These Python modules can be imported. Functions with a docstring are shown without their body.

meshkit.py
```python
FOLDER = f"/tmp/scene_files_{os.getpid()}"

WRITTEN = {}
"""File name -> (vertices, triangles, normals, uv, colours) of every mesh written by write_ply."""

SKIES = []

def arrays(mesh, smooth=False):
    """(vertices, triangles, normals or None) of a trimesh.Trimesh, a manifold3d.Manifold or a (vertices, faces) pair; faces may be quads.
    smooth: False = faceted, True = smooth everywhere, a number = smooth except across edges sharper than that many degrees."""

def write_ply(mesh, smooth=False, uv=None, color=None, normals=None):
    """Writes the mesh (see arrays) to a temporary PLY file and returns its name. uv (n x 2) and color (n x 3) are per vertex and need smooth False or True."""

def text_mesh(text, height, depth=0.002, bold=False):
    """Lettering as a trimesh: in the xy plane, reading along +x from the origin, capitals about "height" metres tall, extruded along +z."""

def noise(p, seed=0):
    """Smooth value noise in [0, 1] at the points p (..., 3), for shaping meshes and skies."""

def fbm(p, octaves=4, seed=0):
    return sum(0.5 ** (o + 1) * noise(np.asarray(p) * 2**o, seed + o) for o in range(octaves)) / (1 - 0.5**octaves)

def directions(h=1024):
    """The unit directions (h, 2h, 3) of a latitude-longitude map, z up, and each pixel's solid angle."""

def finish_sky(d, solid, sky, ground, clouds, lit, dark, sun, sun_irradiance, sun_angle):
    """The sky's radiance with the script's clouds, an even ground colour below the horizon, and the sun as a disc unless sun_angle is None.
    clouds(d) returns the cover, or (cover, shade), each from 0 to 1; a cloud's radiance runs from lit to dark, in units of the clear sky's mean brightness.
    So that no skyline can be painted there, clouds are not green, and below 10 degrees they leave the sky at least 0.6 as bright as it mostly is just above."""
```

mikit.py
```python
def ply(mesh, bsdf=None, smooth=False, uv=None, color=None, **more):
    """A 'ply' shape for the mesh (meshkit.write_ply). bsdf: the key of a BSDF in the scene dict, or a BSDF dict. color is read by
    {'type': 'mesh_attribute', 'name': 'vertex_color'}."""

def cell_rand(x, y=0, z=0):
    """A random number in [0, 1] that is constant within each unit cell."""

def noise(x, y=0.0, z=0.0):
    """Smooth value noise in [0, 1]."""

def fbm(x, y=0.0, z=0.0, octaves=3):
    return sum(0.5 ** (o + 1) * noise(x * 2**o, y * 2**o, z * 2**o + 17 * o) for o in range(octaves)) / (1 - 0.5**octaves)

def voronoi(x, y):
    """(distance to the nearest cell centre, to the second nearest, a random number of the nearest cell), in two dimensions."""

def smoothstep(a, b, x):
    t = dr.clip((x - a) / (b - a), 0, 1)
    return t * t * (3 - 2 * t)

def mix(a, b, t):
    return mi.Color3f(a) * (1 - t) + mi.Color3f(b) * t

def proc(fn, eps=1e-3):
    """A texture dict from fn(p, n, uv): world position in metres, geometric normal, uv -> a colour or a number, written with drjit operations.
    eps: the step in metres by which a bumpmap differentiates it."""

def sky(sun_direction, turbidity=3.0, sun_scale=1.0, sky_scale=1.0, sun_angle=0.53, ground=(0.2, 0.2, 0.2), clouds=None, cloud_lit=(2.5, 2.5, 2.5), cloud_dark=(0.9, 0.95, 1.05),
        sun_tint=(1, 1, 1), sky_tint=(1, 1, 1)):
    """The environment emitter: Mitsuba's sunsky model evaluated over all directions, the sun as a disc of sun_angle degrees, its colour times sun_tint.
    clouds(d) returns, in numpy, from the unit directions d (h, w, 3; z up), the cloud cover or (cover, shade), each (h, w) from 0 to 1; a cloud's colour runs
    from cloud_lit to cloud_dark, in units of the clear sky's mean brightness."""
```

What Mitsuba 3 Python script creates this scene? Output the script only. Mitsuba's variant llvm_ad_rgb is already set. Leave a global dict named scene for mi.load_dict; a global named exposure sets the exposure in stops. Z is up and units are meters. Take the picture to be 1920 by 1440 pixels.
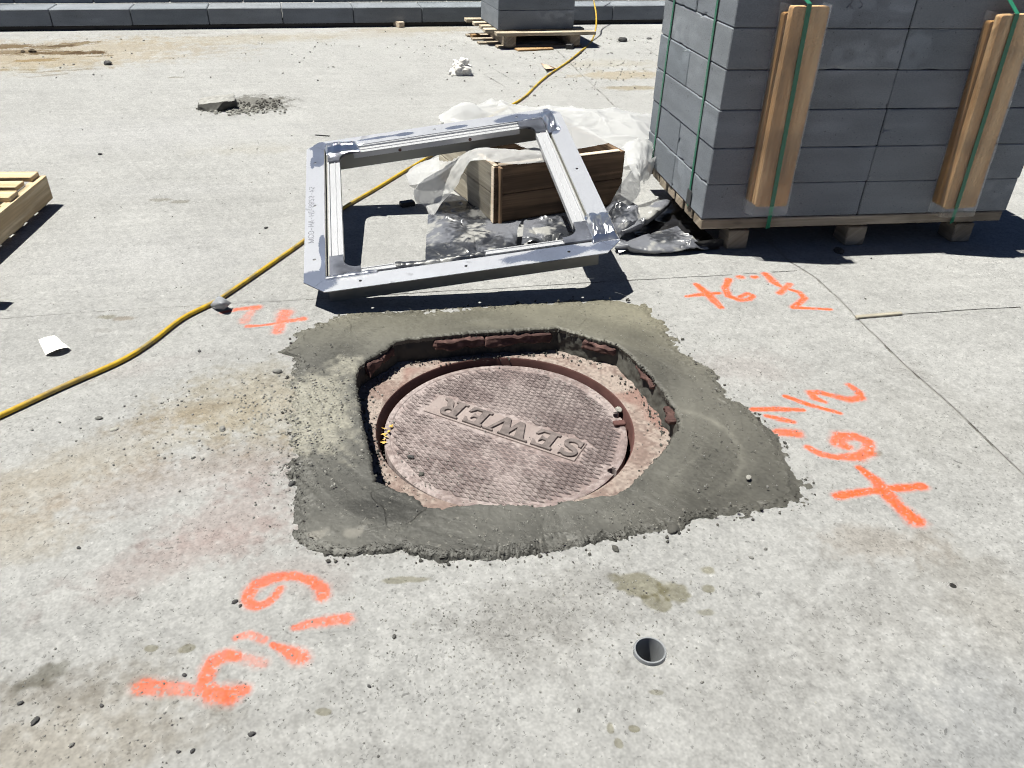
import math, numpy as np, trimesh, shapely, drjit as dr, mitsuba as mi, mikit, meshkit, manifold3d as m3
from shapely.geometry import Polygon, LineString, Point, box as sbox
from shapely.ops import unary_union
from scipy.interpolate import RectBivariateSpline, CubicSpline
from mikit import noise, fbm, voronoi, smoothstep, mix, cell_rand

# ---------------------------------------------------------------- camera, sky, exposure
PITCH, ROLL, EYE = 0.5758, 0.0309, np.array([0, 0, 1.25])
cp, sp_, cr, sr = math.cos(PITCH), math.sin(PITCH), math.cos(ROLL), math.sin(ROLL)
FWD = np.array([0, cp, -sp_]); UP0 = np.array([0, sp_, cp]); UP = -sr * np.array([1., 0, 0]) + cr * UP0
T = mi.ScalarTransform4f
scene, labels = {}, {}
scene['camera'] = {'type': 'perspective', 'fov': 66.67, 'fov_axis': 'x', 'near_clip': 0.05, 'far_clip': 400.0,
                   'to_world': T().look_at(origin=EYE.tolist(), target=(EYE + FWD).tolist(), up=UP.tolist())}
SUN = np.array([-0.333, 0.022, 0.942]); SUN /= np.linalg.norm(SUN)
scene['sky'] = mikit.sky(SUN.tolist(), turbidity=2.6, sky_scale=0.14, sun_tint=(0.865, 1.0, 1.155), sky_tint=(0.92, 0.96, 1.1))
exposure = 2.86

rng = np.random.default_rng(7)
nz = lambda p, f, o=3, s=0: meshkit.fbm(np.asarray(p) * f, o, s)
V3 = lambda x, y, z: np.stack(np.broadcast_arrays(x, y, z), -1).astype(float)

# ---------------------------------------------------------------- helpers
def numbered(name):
    if name not in labels and name not in scene: return name
    k = 1
    while f'{name}_{k:03d}' in labels or f'{name}_{k:03d}' in scene: k += 1
    return f'{name}_{k:03d}'
def thing(name, label, cat=None, group=None, kind=None):
    key = numbered(name); labels[key] = {'label': label}
    if cat: labels[key]['category'] = cat
    if group: labels[key]['group'] = group
    if kind: labels[key]['kind'] = kind
    return key
def put(key, mesh, mat, smooth=30, uv=None, M=None):
    d = mikit.ply(mesh, mat, smooth=smooth, uv=uv) if not isinstance(mesh, dict) else dict(mesh)
    if M is not None: d['to_world'] = M
    scene[key] = d
    return key
def part(parent, name, mesh, mat, smooth=30, uv=None, M=None, label=None, kind=None):
    key = numbered(parent + '__' + name)
    put(key, mesh, mat, smooth, uv, M)
    if label or kind:
        labels[key] = {}
        if label: labels[key]['label'] = label
        if kind: labels[key]['kind'] = kind
    return key
def whole(name, label, cat, mesh, mat, smooth=30, uv=None, M=None, group=None, kind=None):
    key = thing(name, label, cat, group, kind); put(key, mesh, mat, smooth, uv, M); return key
def frame(o, yaw, x=0, y=0, z=0, pitch=0, roll=0, spin=0):
    m = T().translate([o[0], o[1], o[2] if len(o) > 2 else 0]).rotate([0, 0, 1], math.degrees(yaw)).translate([x, y, z])
    if spin: m = m.rotate([0, 0, 1], spin)
    if pitch: m = m.rotate([1, 0, 0], pitch)
    if roll: m = m.rotate([0, 1, 0], roll)
    return m
def cbox(L, W, H, ch=0.003):
    """chamfered box centred on the origin"""
    h = np.array([L, W, H]) / 2
    pts = []
    for s in np.ndindex(2, 2, 2):
        s = np.array(s) * 2 - 1
        for k in range(3):
            q = h - ch; q[k] = h[k]; pts.append(s * q)
    return trimesh.convex.convex_hull(np.array(pts))
_boards = {}
def board(L, W, H, ch=0.002, off=0.0):
    """plank along x with uv = (along, across) for the grain"""
    k = (round(L, 4), round(W, 4), round(H, 4), ch, off)
    if k not in _boards:
        m = cbox(L, W, H, ch); v = m.vertices
        _boards[k] = (m, np.stack([v[:, 0] + off * 3.1, v[:, 1] + v[:, 2] * 1.2 + off], -1))
    return _boards[k]
def earcut(poly):
    ms = []
    for g in getattr(poly, 'geoms', [poly]):
        if g.geom_type != 'Polygon' or g.area < 1e-7: continue
        v, f = trimesh.creation.triangulate_polygon(g, engine='earcut'); ms.append((v, f))
    vs, fs, n = [], [], 0
    for v, f in ms: vs.append(v); fs.append(f + n); n += len(v)
    return np.vstack(vs), np.vstack(fs)
def flat(poly, z):
    v, f = earcut(poly); v = np.c_[v, np.full(len(v), z)]
    m = trimesh.Trimesh(v, f, process=False)
    if m.face_normals[:, 2].mean() < 0: m.invert()
    return m
def extrude(poly, h):
    return trimesh.util.concatenate([trimesh.creation.extrude_polygon(g, h, engine='earcut') for g in getattr(poly, 'geoms', [poly]) if g.area > 1e-8])
def gridmesh(P, closed_u=False):
    """(n, m, 3) points -> trimesh"""
    n, m = P.shape[:2]; i = np.arange(n * m).reshape(n, m)
    if closed_u: i = np.vstack([i, i[:1]])
    a, b, c_, d = i[:-1, :-1].ravel(), i[1:, :-1].ravel(), i[1:, 1:].ravel(), i[:-1, 1:].ravel()
    return trimesh.Trimesh(P.reshape(-1, 3), np.vstack([np.stack([a, b, c_], 1), np.stack([a, c_, d], 1)]), process=False)
def griduv(n, m): 
    u, v = np.meshgrid(np.linspace(0, 1, n), np.linspace(0, 1, m), indexing='ij'); return np.stack([u.ravel(), v.ravel()], -1)
def creases(X, Y, k, seed, amp, wid):
    """long sharp folds of stiff film: tents along straight lines that fade out"""
    r = np.random.default_rng(seed); x0, x1, y0, y1 = X.min(), X.max(), Y.min(), Y.max(); sz = max(x1 - x0, y1 - y0); h = np.zeros_like(X)
    for _ in range(k):
        cx, cy, a, L = r.uniform(x0, x1), r.uniform(y0, y1), r.uniform(0, 6.28), sz * r.uniform(.10, .34)
        dx, dy = X - cx, Y - cy; u = dx * math.cos(a) + dy * math.sin(a); v = -dx * math.sin(a) + dy * math.cos(a) + .35 * u * u / max(L, .01) * r.uniform(-1, 1)
        w_ = wid * r.uniform(.5, 1.6); h = h + amp * r.uniform(-.6, 1) * np.exp(-np.abs(v) / w_) * np.clip(1 - (u / L) ** 2, 0, 1)
    return h
def patch(ctrl, n=60, m=40, wr=0.0, wf=30, seed=0, fold=None):
    """smooth sheet through a grid of 3-D control points, crumpled along its normals"""
    C = np.array(ctrl, float); a, b = C.shape[:2]
    ku, kv = min(3, a - 1), min(3, b - 1)
    s, t = np.linspace(0, a - 1, n), np.linspace(0, b - 1, m)
    P = np.stack([RectBivariateSpline(np.arange(a), np.arange(b), C[..., k], kx=ku, ky=kv)(s, t) for k in range(3)], -1)
    if wr:
        du, dv = np.gradient(P, axis=0), np.gradient(P, axis=1)
        N = np.cross(du, dv); N /= np.maximum(np.linalg.norm(N, axis=-1, keepdims=True), 1e-9)
        r = 1 - np.abs(2 * nz(P, wf, 3, seed) - 1) * 1.6 + (nz(P, wf * .35, 2, seed + 5) - .5) * 2
        P = P + N * (wr * (r - .5))[..., None]
    return P
def tube(pts, r, seg=10, step=0.012):
    pts = np.array(pts, float); d = np.r_[0, np.cumsum(np.linalg.norm(np.diff(pts, axis=0), axis=1))]
    cs = CubicSpline(d, pts); s = np.linspace(0, d[-1], max(4, int(d[-1] / step))); C = cs(s)
    t = np.gradient(C, axis=0); t /= np.linalg.norm(t, axis=1, keepdims=True)
    n = np.cross(t, [0, 0, 1.0]); n /= np.maximum(np.linalg.norm(n, axis=1, keepdims=True), 1e-6); b = np.cross(n, t)
    a = np.linspace(0, 2 * np.pi, seg, endpoint=False)
    P = C[:, None] + r * (np.cos(a)[None, :, None] * n[:, None] + np.sin(a)[None, :, None] * b[:, None])
    m = gridmesh(np.concatenate([P, P[:, :1]], 1)); m.merge_vertices(); m.fix_normals(); return m
_ico = {}
def rock(seed, sub=1, rough=0.35, squash=0.65):
    m = trimesh.creation.icosphere(subdivisions=sub); v = m.vertices
    r = 1 + rough * (meshkit.fbm(v * 1.7 + seed * 9.1, 3, seed) - .5) * 2
    m.vertices = v * r[:, None] * [1, .8, squash]; return m
def strew(pos, size, mats_seed=0, sub=0, rough=.5):
    """many small stones joined into one mesh; pos (n,3), size (n,)"""
    r = np.random.default_rng(mats_seed); kinds = [rock(k + mats_seed * 7, sub, rough) for k in range(8)]
    vs, fs, n = [], [], 0
    for k, (p, s) in enumerate(zip(pos, size)):
        m = kinds[k % 8]; a, b = r.uniform(0, 6.28, 2)
        ca, sa, cb, sb = math.cos(a), math.sin(a), math.cos(b * .15), math.sin(b * .15)
        R = np.array([[ca, -sa, 0], [sa, ca, 0], [0, 0, 1]]) @ np.array([[cb, 0, sb], [0, 1, 0], [-sb, 0, cb]])
        vs.append(m.vertices @ R.T * s + p + [0, 0, s * .35]); fs.append(m.faces + n); n += len(m.vertices)
    return trimesh.Trimesh(np.vstack(vs), np.vstack(fs), process=False)

# ---------------------------------------------------------------- materials
def rgb(r, g, b): return {'type': 'rgb', 'value': [r, g, b]}
ALB = .80      # one grade for every object's paint chips, measured against the slab
def mat(key, base, rough=0.8, bump=None, eps=1e-3, scale=1.0, spec=0.4, two=True, **kw):
    k = 1.0 if key in ('concrete', 'spray_paint', 'joint_dirt', 'bright_foil', 'ledge_alu', 'flange_metal') else ALB
    if callable(base): fn = base; base = fn if k == 1.0 else (lambda p, n, uv: fn(p, n, uv) * k)
    elif not isinstance(base, dict): base = tuple(c_ * k for c_ in base)
    b = {'type': 'principled', 'base_color': base if isinstance(base, dict) else (mikit.proc(base) if callable(base) else rgb(*base)),
         'roughness': mikit.proc(rough) if callable(rough) else rough, 'specular': spec, **kw}
    if bump is not None: b = {'type': 'bumpmap', 'tex': mikit.proc(bump, eps), 'scale': scale, 'bsdf': b}
    if two: b = {'type': 'twosided', 'bsdf': b}
    scene[key] = b

C3 = lambda *a: mi.Color3f(*a)
def ell(x, y, cx, cy, rx, ry, rot):
    c_, s_ = math.cos(rot), math.sin(rot); dx, dy = x - cx, y - cy
    return dr.sqrt(dr.square((dx * c_ + dy * s_) / rx) + dr.square((-dx * s_ + dy * c_) / ry))
# stains that lie on the slab: centre, radii, turn, colour ratio, strength, softness
SAND, TAN, MUD, RED, DAMP, GRIT, COOL, PALE = (.95, .86, .67), (.93, .81, .63), (.42, .33, .22), (.94, .80, .78), (.60, .57, .44), (.74, .72, .70), (.80, .82, .86), (1.10, 1.10, 1.12)
STAINS = [
 ((-0.66, 1.805), .30, .19, .35, SAND, 0.49, .6), ((-0.799, 1.771), .22, .12, .2, (.92, .85, .74), .5, .7), ((-0.461, 1.713), .10, .16, 0, (1.35, 1.28, 1.0), .9, .5),
 ((-1.053, 1.521), .42, .10, .55, TAN, 0.34, .8), ((-1.123, 1.377), .25, .12, .5, TAN, 0.34, .8), ((-1.095, 1.236), .16, .10, .3, TAN, 0.41, .7), ((-0.944, 1.687), .14, .05, .5, (.86, .80, .74), .5, .7),
 ((-0.647, 1.307), .16, .10, .7, RED, 0.62, .7), ((-0.695, 1.205), .24, .07, .5, RED, 0.56, .7), ((-0.439, 1.154), .12, .06, 0, RED, 0.31, .7), ((-0.811, 1.45), .3, .10, .4, RED, 0.28, .8), ((-0.632, 1.458), .10, .08, .4, RED, 0.37, .8),
 ((-1.127, 1.949), .18, .05, .4, RED, 0.22, .8), ((0.724, 2.057), .16, .12, 0, RED, 0.28, .8), ((0.85, 1.304), .14, .06, 0, (.95, .86, .78), .5, .7),
 ((-0.765, 0.756), .22, .13, .4, (.84, .77, .67), .65, .7), ((-0.841, 0.895), .045, .022, .7, (.50, .49, .44), .85, .5), ((-0.828, 0.825), .14, .08, .3, GRIT, 0.49, .7), ((-0.551, 0.763), .35, .10, 0, GRIT, 0.29, .8), ((-0.718, 0.872), .2, .08, 0, GRIT, 0.33, .8),
 ((0.29, 1.158), .056, .036, -.3, DAMP, 0.90, .25), ((0.352, 1.141), .038, .030, -.5, DAMP, 0.90, .25), ((0.315, 1.114), .034, .024, -.2, DAMP, 0.85, .25), ((0.438, 1.205), .020, .016, 0, DAMP, 0.81, .3), ((0.429, 1.153), .015, .012, 0, DAMP, 0.81, .3), ((0.413, 1.09), .02, .010, 0, (.66, .64, .54), .8, .4),
 ((-0.218, 1.152), .05, .010, .1, DAMP, 0.76, .3), ((0.283, 0.898), .013, .006, 0, DAMP, 0.66, .3), ((0.192, 0.823), .007, .010, 0, DAMP, 0.76, .3), ((0.204, 0.795), .007, .010, .3, DAMP, 0.76, .3), ((0.235, 0.823), .010, .006, 0, DAMP, 0.85, .3), ((-0.673, 0.96), .012, .008, 0, DAMP, 0.76, .3), ((-0.604, 0.962), .014, .009, .3, DAMP, 0.76, .3), ((-0.317, 0.837), .014, .008, 0, DAMP, 0.76, .3),
 ((0.091, 1.102), .22, .10, .2, GRIT, 0.45, .7), ((0.047, 0.994), .16, .09, 0, GRIT, 0.33, .7), ((-0.709, 1.538), .18, .08, .4, (.86, .80, .74), .5, .7), ((-0.635, 1.948), .09, .05, .3, GRIT, 0.49, .6),
 ((0.885, 0.884), .22, .14, .5, COOL, .6, .8), ((0.84, 1.132), .24, .16, .2, GRIT, 0.33, .8), ((0.65, 1.029), .2, .1, .2, GRIT, 0.25, .8), ((1.031, 1.111), .16, .2, .2, (.90, .86, .80), .4, .8), ((0.471, 0.902), .2, .12, .2, GRIT, 0.20, .8),
 ((0.965, 1.643), .020, .012, 0, (.6, .57, .5), .8, .4), ((1.214, 2.086), .1, .06, -.9, (.84, .83, .82), .6, .7), ((1.253, 1.778), .3, .25, 0, (.95, .94, .92), .5, .8),
 ((-3.696, 6.508), 1.2, .62, .29, TAN, 0.78, .6), ((-2.611, 7.307), 1.0, .22, .28, (.97, .92, .82), .8, .7), ((-3.753, 6.077), .6, .4, .29, SAND, 0.41, .7), ((-1.858, 7.695), 1.2, .2, .28, (.98, .93, .85), .7, .7),
 ((-4.158, 6.732), .24, 0.119, .30, MUD, 1.0, .4), ((-3.97, 6.508), .35, 0.136, .29, (.5, .40, .27), .8, .5), ((-3.86, 6.759), .18, 0.085, .5, (.5, .42, .31), .9, .3), ((-3.722, 6.905), .20, 0.102, .75, (.5, .42, .31), .9, .3), ((-3.629, 6.541), .38, 0.093, .20, MUD, 1.0, .4), ((-3.453, 6.57), .16, 0.102, .20, (.5, .41, .3), .9, .3), ((-3.676, 6.231), .18, .06, .4, (.72, .6, .42), .9, .3), ((-3.297, 6.462), .10, 0.034, .4, (.5, .44, .35), .8, .3), ((-3.297, 5.915), .30, .03, .45, (.62, .56, .46), .7, .4), ((-3.326, 5.746), .14, .03, .7, (.6, .54, .44), .7, .4), ((-3.646, 5.881), .24, .03, .2, (.75, .68, .52), .7, .4),
 ((-2.461, 5.801), .06, .025, .4, (.6, .57, .5), .8, .4), ((-2.961, 7.607), .14, .06, .3, (.66, .63, .6), .5, .5), ((-1.604, 3.351), .05, .02, .1, (.6, .57, .5), .7, .4), ((-1.51, 3.339), .04, .018, .1, (.6, .57, .5), .7, .4),
 ((-1.347, 2.257), .035, .016, .1, (.58, .55, .45), .8, .4), ((-1.287, 2.25), .035, .016, .1, (.66, .58, .50), .8, .4), ((-1.322, 2.165), .05, .02, 0, GRIT, 0.49, .5),
 ((0.792, 6.367), .42, .16, .2, (.90, .80, .64), .95, .5), ((0.822, 5.914), .22, .07, .2, (.78, .68, .50), .8, .5), ((0.659, 6.761), .5, .2, .2, (.95, .90, .80), .7, .6), ((-0.935, 8.202), .8, .16, .28, (.93, .85, .72), .8, .6), ((0.082, 5.063), .4, .2, 0, (.96, .94, .9), .4, .7),
 ((-1.733, 5.124), .26, .24, .15, (.42, .41, .38), .95, .4), ((-2.16, 4.379), 1.0, .3, .2, PALE, .7, .8), ((-1.366, 2.751), .6, .3, .2, PALE, .5, .8), ((-1.407, 4.152), .3, .12, .2, (.98, .95, .88), .6, .7), ((-1.587, 3.496), .5, .1, .2, (1.06, 1.06, 1.07), .7, .7),
]
def rot2(x, y, f, a, s=0.0):
    c_, n_ = math.cos(a) * f, math.sin(a) * f
    return x * c_ - y * n_ + s, x * n_ + y * c_ + s * .7
def sn(x, y, f, s=0.0):
    """lattice-free noise: two turned value noises"""
    return .5 + .68 * (noise(*rot2(x, y, f, .63, s), s) + noise(*rot2(x, y, f * 1.13, 1.71, s + 9), s + 3) - 1)
def specks(x, y, f, keep, r0, s):
    wx, wy = x + .25 / f * (noise(x * f * 2.3, y * f * 2.3, s) - .5) * 3, y + .25 / f * (noise(x * f * 2.3, y * f * 2.3, s + 5) - .5) * 3
    d, _, w_ = voronoi(*rot2(wx, wy, f, .4, s))
    q = dr.clip((w_ - (1 - keep)) / dr.maximum(keep, .001), 0, 1)
    return smoothstep(r0 * (.35 + .65 * q), r0 * (.35 + .65 * q) * .45, d) * dr.select(w_ > 1 - keep, 1.0, 0.0)
def concrete_col(p, dusty=1.0):
    x, y = p.x, p.y
    n1, n2 = fbm(*rot2(x, y, 3.1, .5), 1.0, 3), fbm(*rot2(x, y, 19, 1.1), 4.0, 3)
    n3, n4 = sn(x, y, 85, 2.0), sn(x, y, 230, 7.0)
    near = smoothstep(3.6, 1.2, y)                      # rougher, dirtier finish towards the drain
    v = 0.213 * (1 + .11 * (fbm(*[q_ * k_ for q_, k_ in zip(rot2(x, y, 1.0, -.2), (2.2, 34))], 3.0, 2) - .5) + .09 * (fbm(*[q_ * k_ for q_, k_ in zip(rot2(x, y, 1.0, .95), (3, 46))], 6.0, 2) - .5) + .16 * (n1 - .5) + (.13 + .11 * near) * (n2 - .5) + .20 * (n3 - .5) + .30 * (n4 - .5))
    c_ = C3(v * 1.0, v * 1.0, v * .992)
    w = (n2 - .5) * 1.6 + (n3 - .5) * .7 + (n1 - .5) * .8
    for (cx, cy), rx, ry, rot, col, st, soft in STAINS:
        m = smoothstep(1 + soft * .5, 1 - soft, ell(x, y, cx, cy, rx, ry, rot) + w * (.35 + .5 * soft)) * st
        c_ *= 1 - m * (1 - C3(*col))
    dens = smoothstep(.3, .75, fbm(*rot2(x, y, 5, .9), 9.0, 2))
    fleck = dr.maximum(specks(x, y, 120, .07 + .24 * dens * near, .46, 3.0) * .34, specks(x, y, 38, .03 + .05 * dens, .22, 8.0) * .45)
    c_ *= 1 - fleck * (.55 + .45 * near)
    return c_ * (1 + .22 * specks(x, y, 70, .07, .35, 14.0))
def concrete_h(p, n=None, uv=None):
    x, y = p.x, p.y
    return .006 * fbm(*rot2(x, y, 9, .7), 1.0, 3) + .0022 * sn(x, y, 70, 2.0) + .0011 * sn(x, y, 170, 6.0)
mat('concrete', lambda p, n, uv: concrete_col(p), .86, concrete_h, eps=1.5e-3, spec=.25)
def paint_col(p, n, uv):
    base = concrete_col(p)
    x, y = p.x, p.y
    g = noise(x * 210, y * 210, 3.0); g2 = noise(x * 75, y * 75, 8.0); g3 = noise(x * 420, y * 420, 1.0)
    d = uv.x + .30 * (g - .5) + .24 * (g2 - .5) + .30 * (g3 - .5)
    a = smoothstep(1.50, .62, d) * uv.y
    a *= 1 - .62 * smoothstep(.60, .82, g2 + .35 * (g - .5)) * (1.25 - uv.y)
    a *= 1 - .75 * smoothstep(.78, .88, g)
    a *= .82 + .30 * g2
    a = dr.maximum(a, (.10 + .22 * g3) * smoothstep(2.1, .9, uv.x + .5 * (g2 - .5)) * uv.y)
    org = C3(.47, .062, .008) * (.88 + .26 * g2)
    return base * (1 - a) + (org * .93 + base * .07) * a
mat('spray_paint', paint_col, .8, concrete_h, eps=1.5e-3, spec=.25)
mat('joint_dirt', lambda p, n, uv: mix((.085, .082, .077), (.185, .183, .176), smoothstep(.30, .46, fbm(p.x * 14, p.y * 14, 0, 3))), .95)

def mortar_col(p, n, uv):
    x, y, z = p.x, p.y, p.z
    r = dr.sqrt(dr.square(x - .02) + dr.square(y - 1.83)); th = dr.atan2(y - 1.83, x - .02)
    st = fbm(r * 16 + 1.4 * noise(x * 3, y * 3), th * 2.2, 2.0, 3); b = fbm(x * 5, y * 5, z * 5, 3); f = noise(x * 160, y * 160, z * 160)
    v = 1 + .52 * (st - .5) + .95 * (b - .5) + .24 * (f - .5)
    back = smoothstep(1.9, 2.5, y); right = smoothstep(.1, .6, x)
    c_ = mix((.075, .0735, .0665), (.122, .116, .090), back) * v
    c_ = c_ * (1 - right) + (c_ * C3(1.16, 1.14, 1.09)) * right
    c_ *= 1 - .5 * specks(x, y, 60, .10, .32, 21.0)
    c_ *= 1 - .45 * smoothstep(1.2, .4, ell(x, y, -0.289, 1.35, .09, .035, -.1) + (b - .5) * 1.5)
    dust = smoothstep(1.25, .5, ell(x, y, -0.544, 1.759, .13, .19, .1) + (b - .5) * 2.2 + (noise(x * 60, y * 60) - .5) * .5)
    c_ = c_ * (1 - dust * .92) + C3(.235, .225, .190) * (.7 + .5 * f) * dust * .92
    arc = smoothstep(.016, .0, dr.abs(ell(x, y, .40, 1.62, .21, .19, .5) - 1) * .19) * smoothstep(.38, .60, x) + .7 * smoothstep(.010, .0, dr.abs(ell(x, y, .62, 1.42, .30, .22, .8) - 1) * .22) * smoothstep(1.7, 1.5, y) * smoothstep(.3, .5, x)
    c_ = c_ * (1 + .38 * arc * (.5 + b))
    pale = smoothstep(1.1, .6, ell(x, y, -0.375, 1.284, .10, .035, .2)) * smoothstep(.55, .7, fbm(x * 26, y * 26, 0, 2)) + .8 * specks(x, y, 80, .16, .34, 5.0) * smoothstep(1.6, 1.35, y)
    c_ = c_ * (1 - pale * .6) + C3(.19, .18, .16) * pale * .6
    return c_
def mortar_h(p, n, uv):
    x, y, z = p.x, p.y, p.z
    r = dr.sqrt(dr.square(x - .02) + dr.square(y - 1.83)); th = dr.atan2(y - 1.83, x - .02)
    d1_, d2_, _ = voronoi(*rot2(x + .03 * noise(x * 20, y * 20), y + .03 * noise(x * 20, y * 20, 4), 7.5, .4)); crack = smoothstep(.03, .0, d2_ - d1_) * smoothstep(.64, .76, fbm(x * 4, y * 4, 3, 2))
    return -.0035 * crack + .0012 * smoothstep(.3, .7, fbm(r * 46 + 2 * noise(x * 3, y * 3), th * 3.2, 5.0, 2)) + .005 * fbm(r * 14 + 1.4 * noise(x * 3, y * 3), th * 2, 2.0, 3) + .0012 * noise(x * 90, y * 90, z * 90) + .0008 * noise(x * 240, y * 240, z * 240)
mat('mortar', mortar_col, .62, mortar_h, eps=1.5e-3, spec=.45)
mat('shaded_mortar', lambda p, n, uv: mix((.030, .029, .026), (.062, .061, .053), fbm(p.x * 14, p.y * 14, p.z * 14, 3)) * (1 + .5 * smoothstep(.05, .4, p.x)), .8, lambda p, n, uv: .004 * fbm(p.x * 50, p.y * 50, p.z * 50, 3))  # mortar darkened to carry the shaft wall's shade in its colour, paler to the right
mat('crumb', lambda p, n, uv: C3(.066, .064, .058) * (.6 + .8 * noise(p.x * 40, p.y * 40, p.z * 40)), .9)
mat('grit_dark', lambda p, n, uv: C3(.17, .168, .16) * (.45 + 1.1 * noise(p.x * 37, p.y * 37, 1)), .9)
mat('grit_light', lambda p, n, uv: C3(.25, .245, .225) * (.65 + .7 * noise(p.x * 37, p.y * 37, 1)), .9)
mat('broken_concrete', lambda p, n, uv: mix((.075, .073, .068), (.265, .262, .252), smoothstep(.55, .85, n.z + .25 * (noise(p.x * 40, p.y * 40, p.z * 40) - .5))) * (.7 + .6 * noise(p.x * 60, p.y * 60, p.z * 60)), .9)
mat('dirt_clod', lambda p, n, uv: C3(.075, .058, .040) * (.6 + .8 * noise(p.x * 60, p.y * 60, p.z * 60)), .95)
mat('black_stone', lambda p, n, uv: C3(.055, .055, .056) * (.6 + .8 * noise(p.x * 60, p.y * 60, p.z * 60)), .8)
mat('brick', lambda p, n, uv: mix((.062, .031, .028), (.15, .085, .075), smoothstep(.45, .75, fbm(p.x * 40, p.y * 40, p.z * 40, 3))), .9, lambda p, n, uv: .002 * noise(p.x * 150, p.y * 150, p.z * 150))

# sun-bleached dust over rusty iron
def iron_dust(p, lo, hi):
    x, y = p.x, p.y
    b = fbm(x * 7, y * 7, 1, 3); f = noise(x * 130, y * 130, 2); q = noise(x * 45, y * 45, 8)
    t = smoothstep(.28, .72, b + .35 * (q - .5) + .25 * (f - .5))
    return mix(lo, hi, t) * (.82 + .36 * f)
mat('cover_dust', lambda p, n, uv: iron_dust(p, (.205, .160, .155), (.29, .245, .24)), .85, lambda p, n, uv: .0016 * noise(p.x * 140, p.y * 140, 1) + .003 * fbm(p.x * 25, p.y * 25, 2, 2))
mat('cover_pad', lambda p, n, uv: iron_dust(p, (.122, .096, .096), (.212, .176, .173)), .75)
mat('letter_iron', lambda p, n, uv: C3(.150, .125, .120) * (.7 + .5 * noise(p.x * 90, p.y * 90, 4)), .6)
mat('plate_dust', lambda p, n, uv: mix((.225, .180, .172), (.30, .255, .245), fbm(p.x * 22, p.y * 22, 2, 3)), .85)
mat('ring_dust', lambda p, n, uv: mix(iron_dust(p, (.190, .138, .121), (.268, .222, .198)), (.20, .105, .088), smoothstep(.66, .84, fbm(p.x * 9, p.y * 9, 6, 2)) * .65), .9, lambda p, n, uv: .003 * fbm(p.x * 40, p.y * 40, 2, 3))
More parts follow.
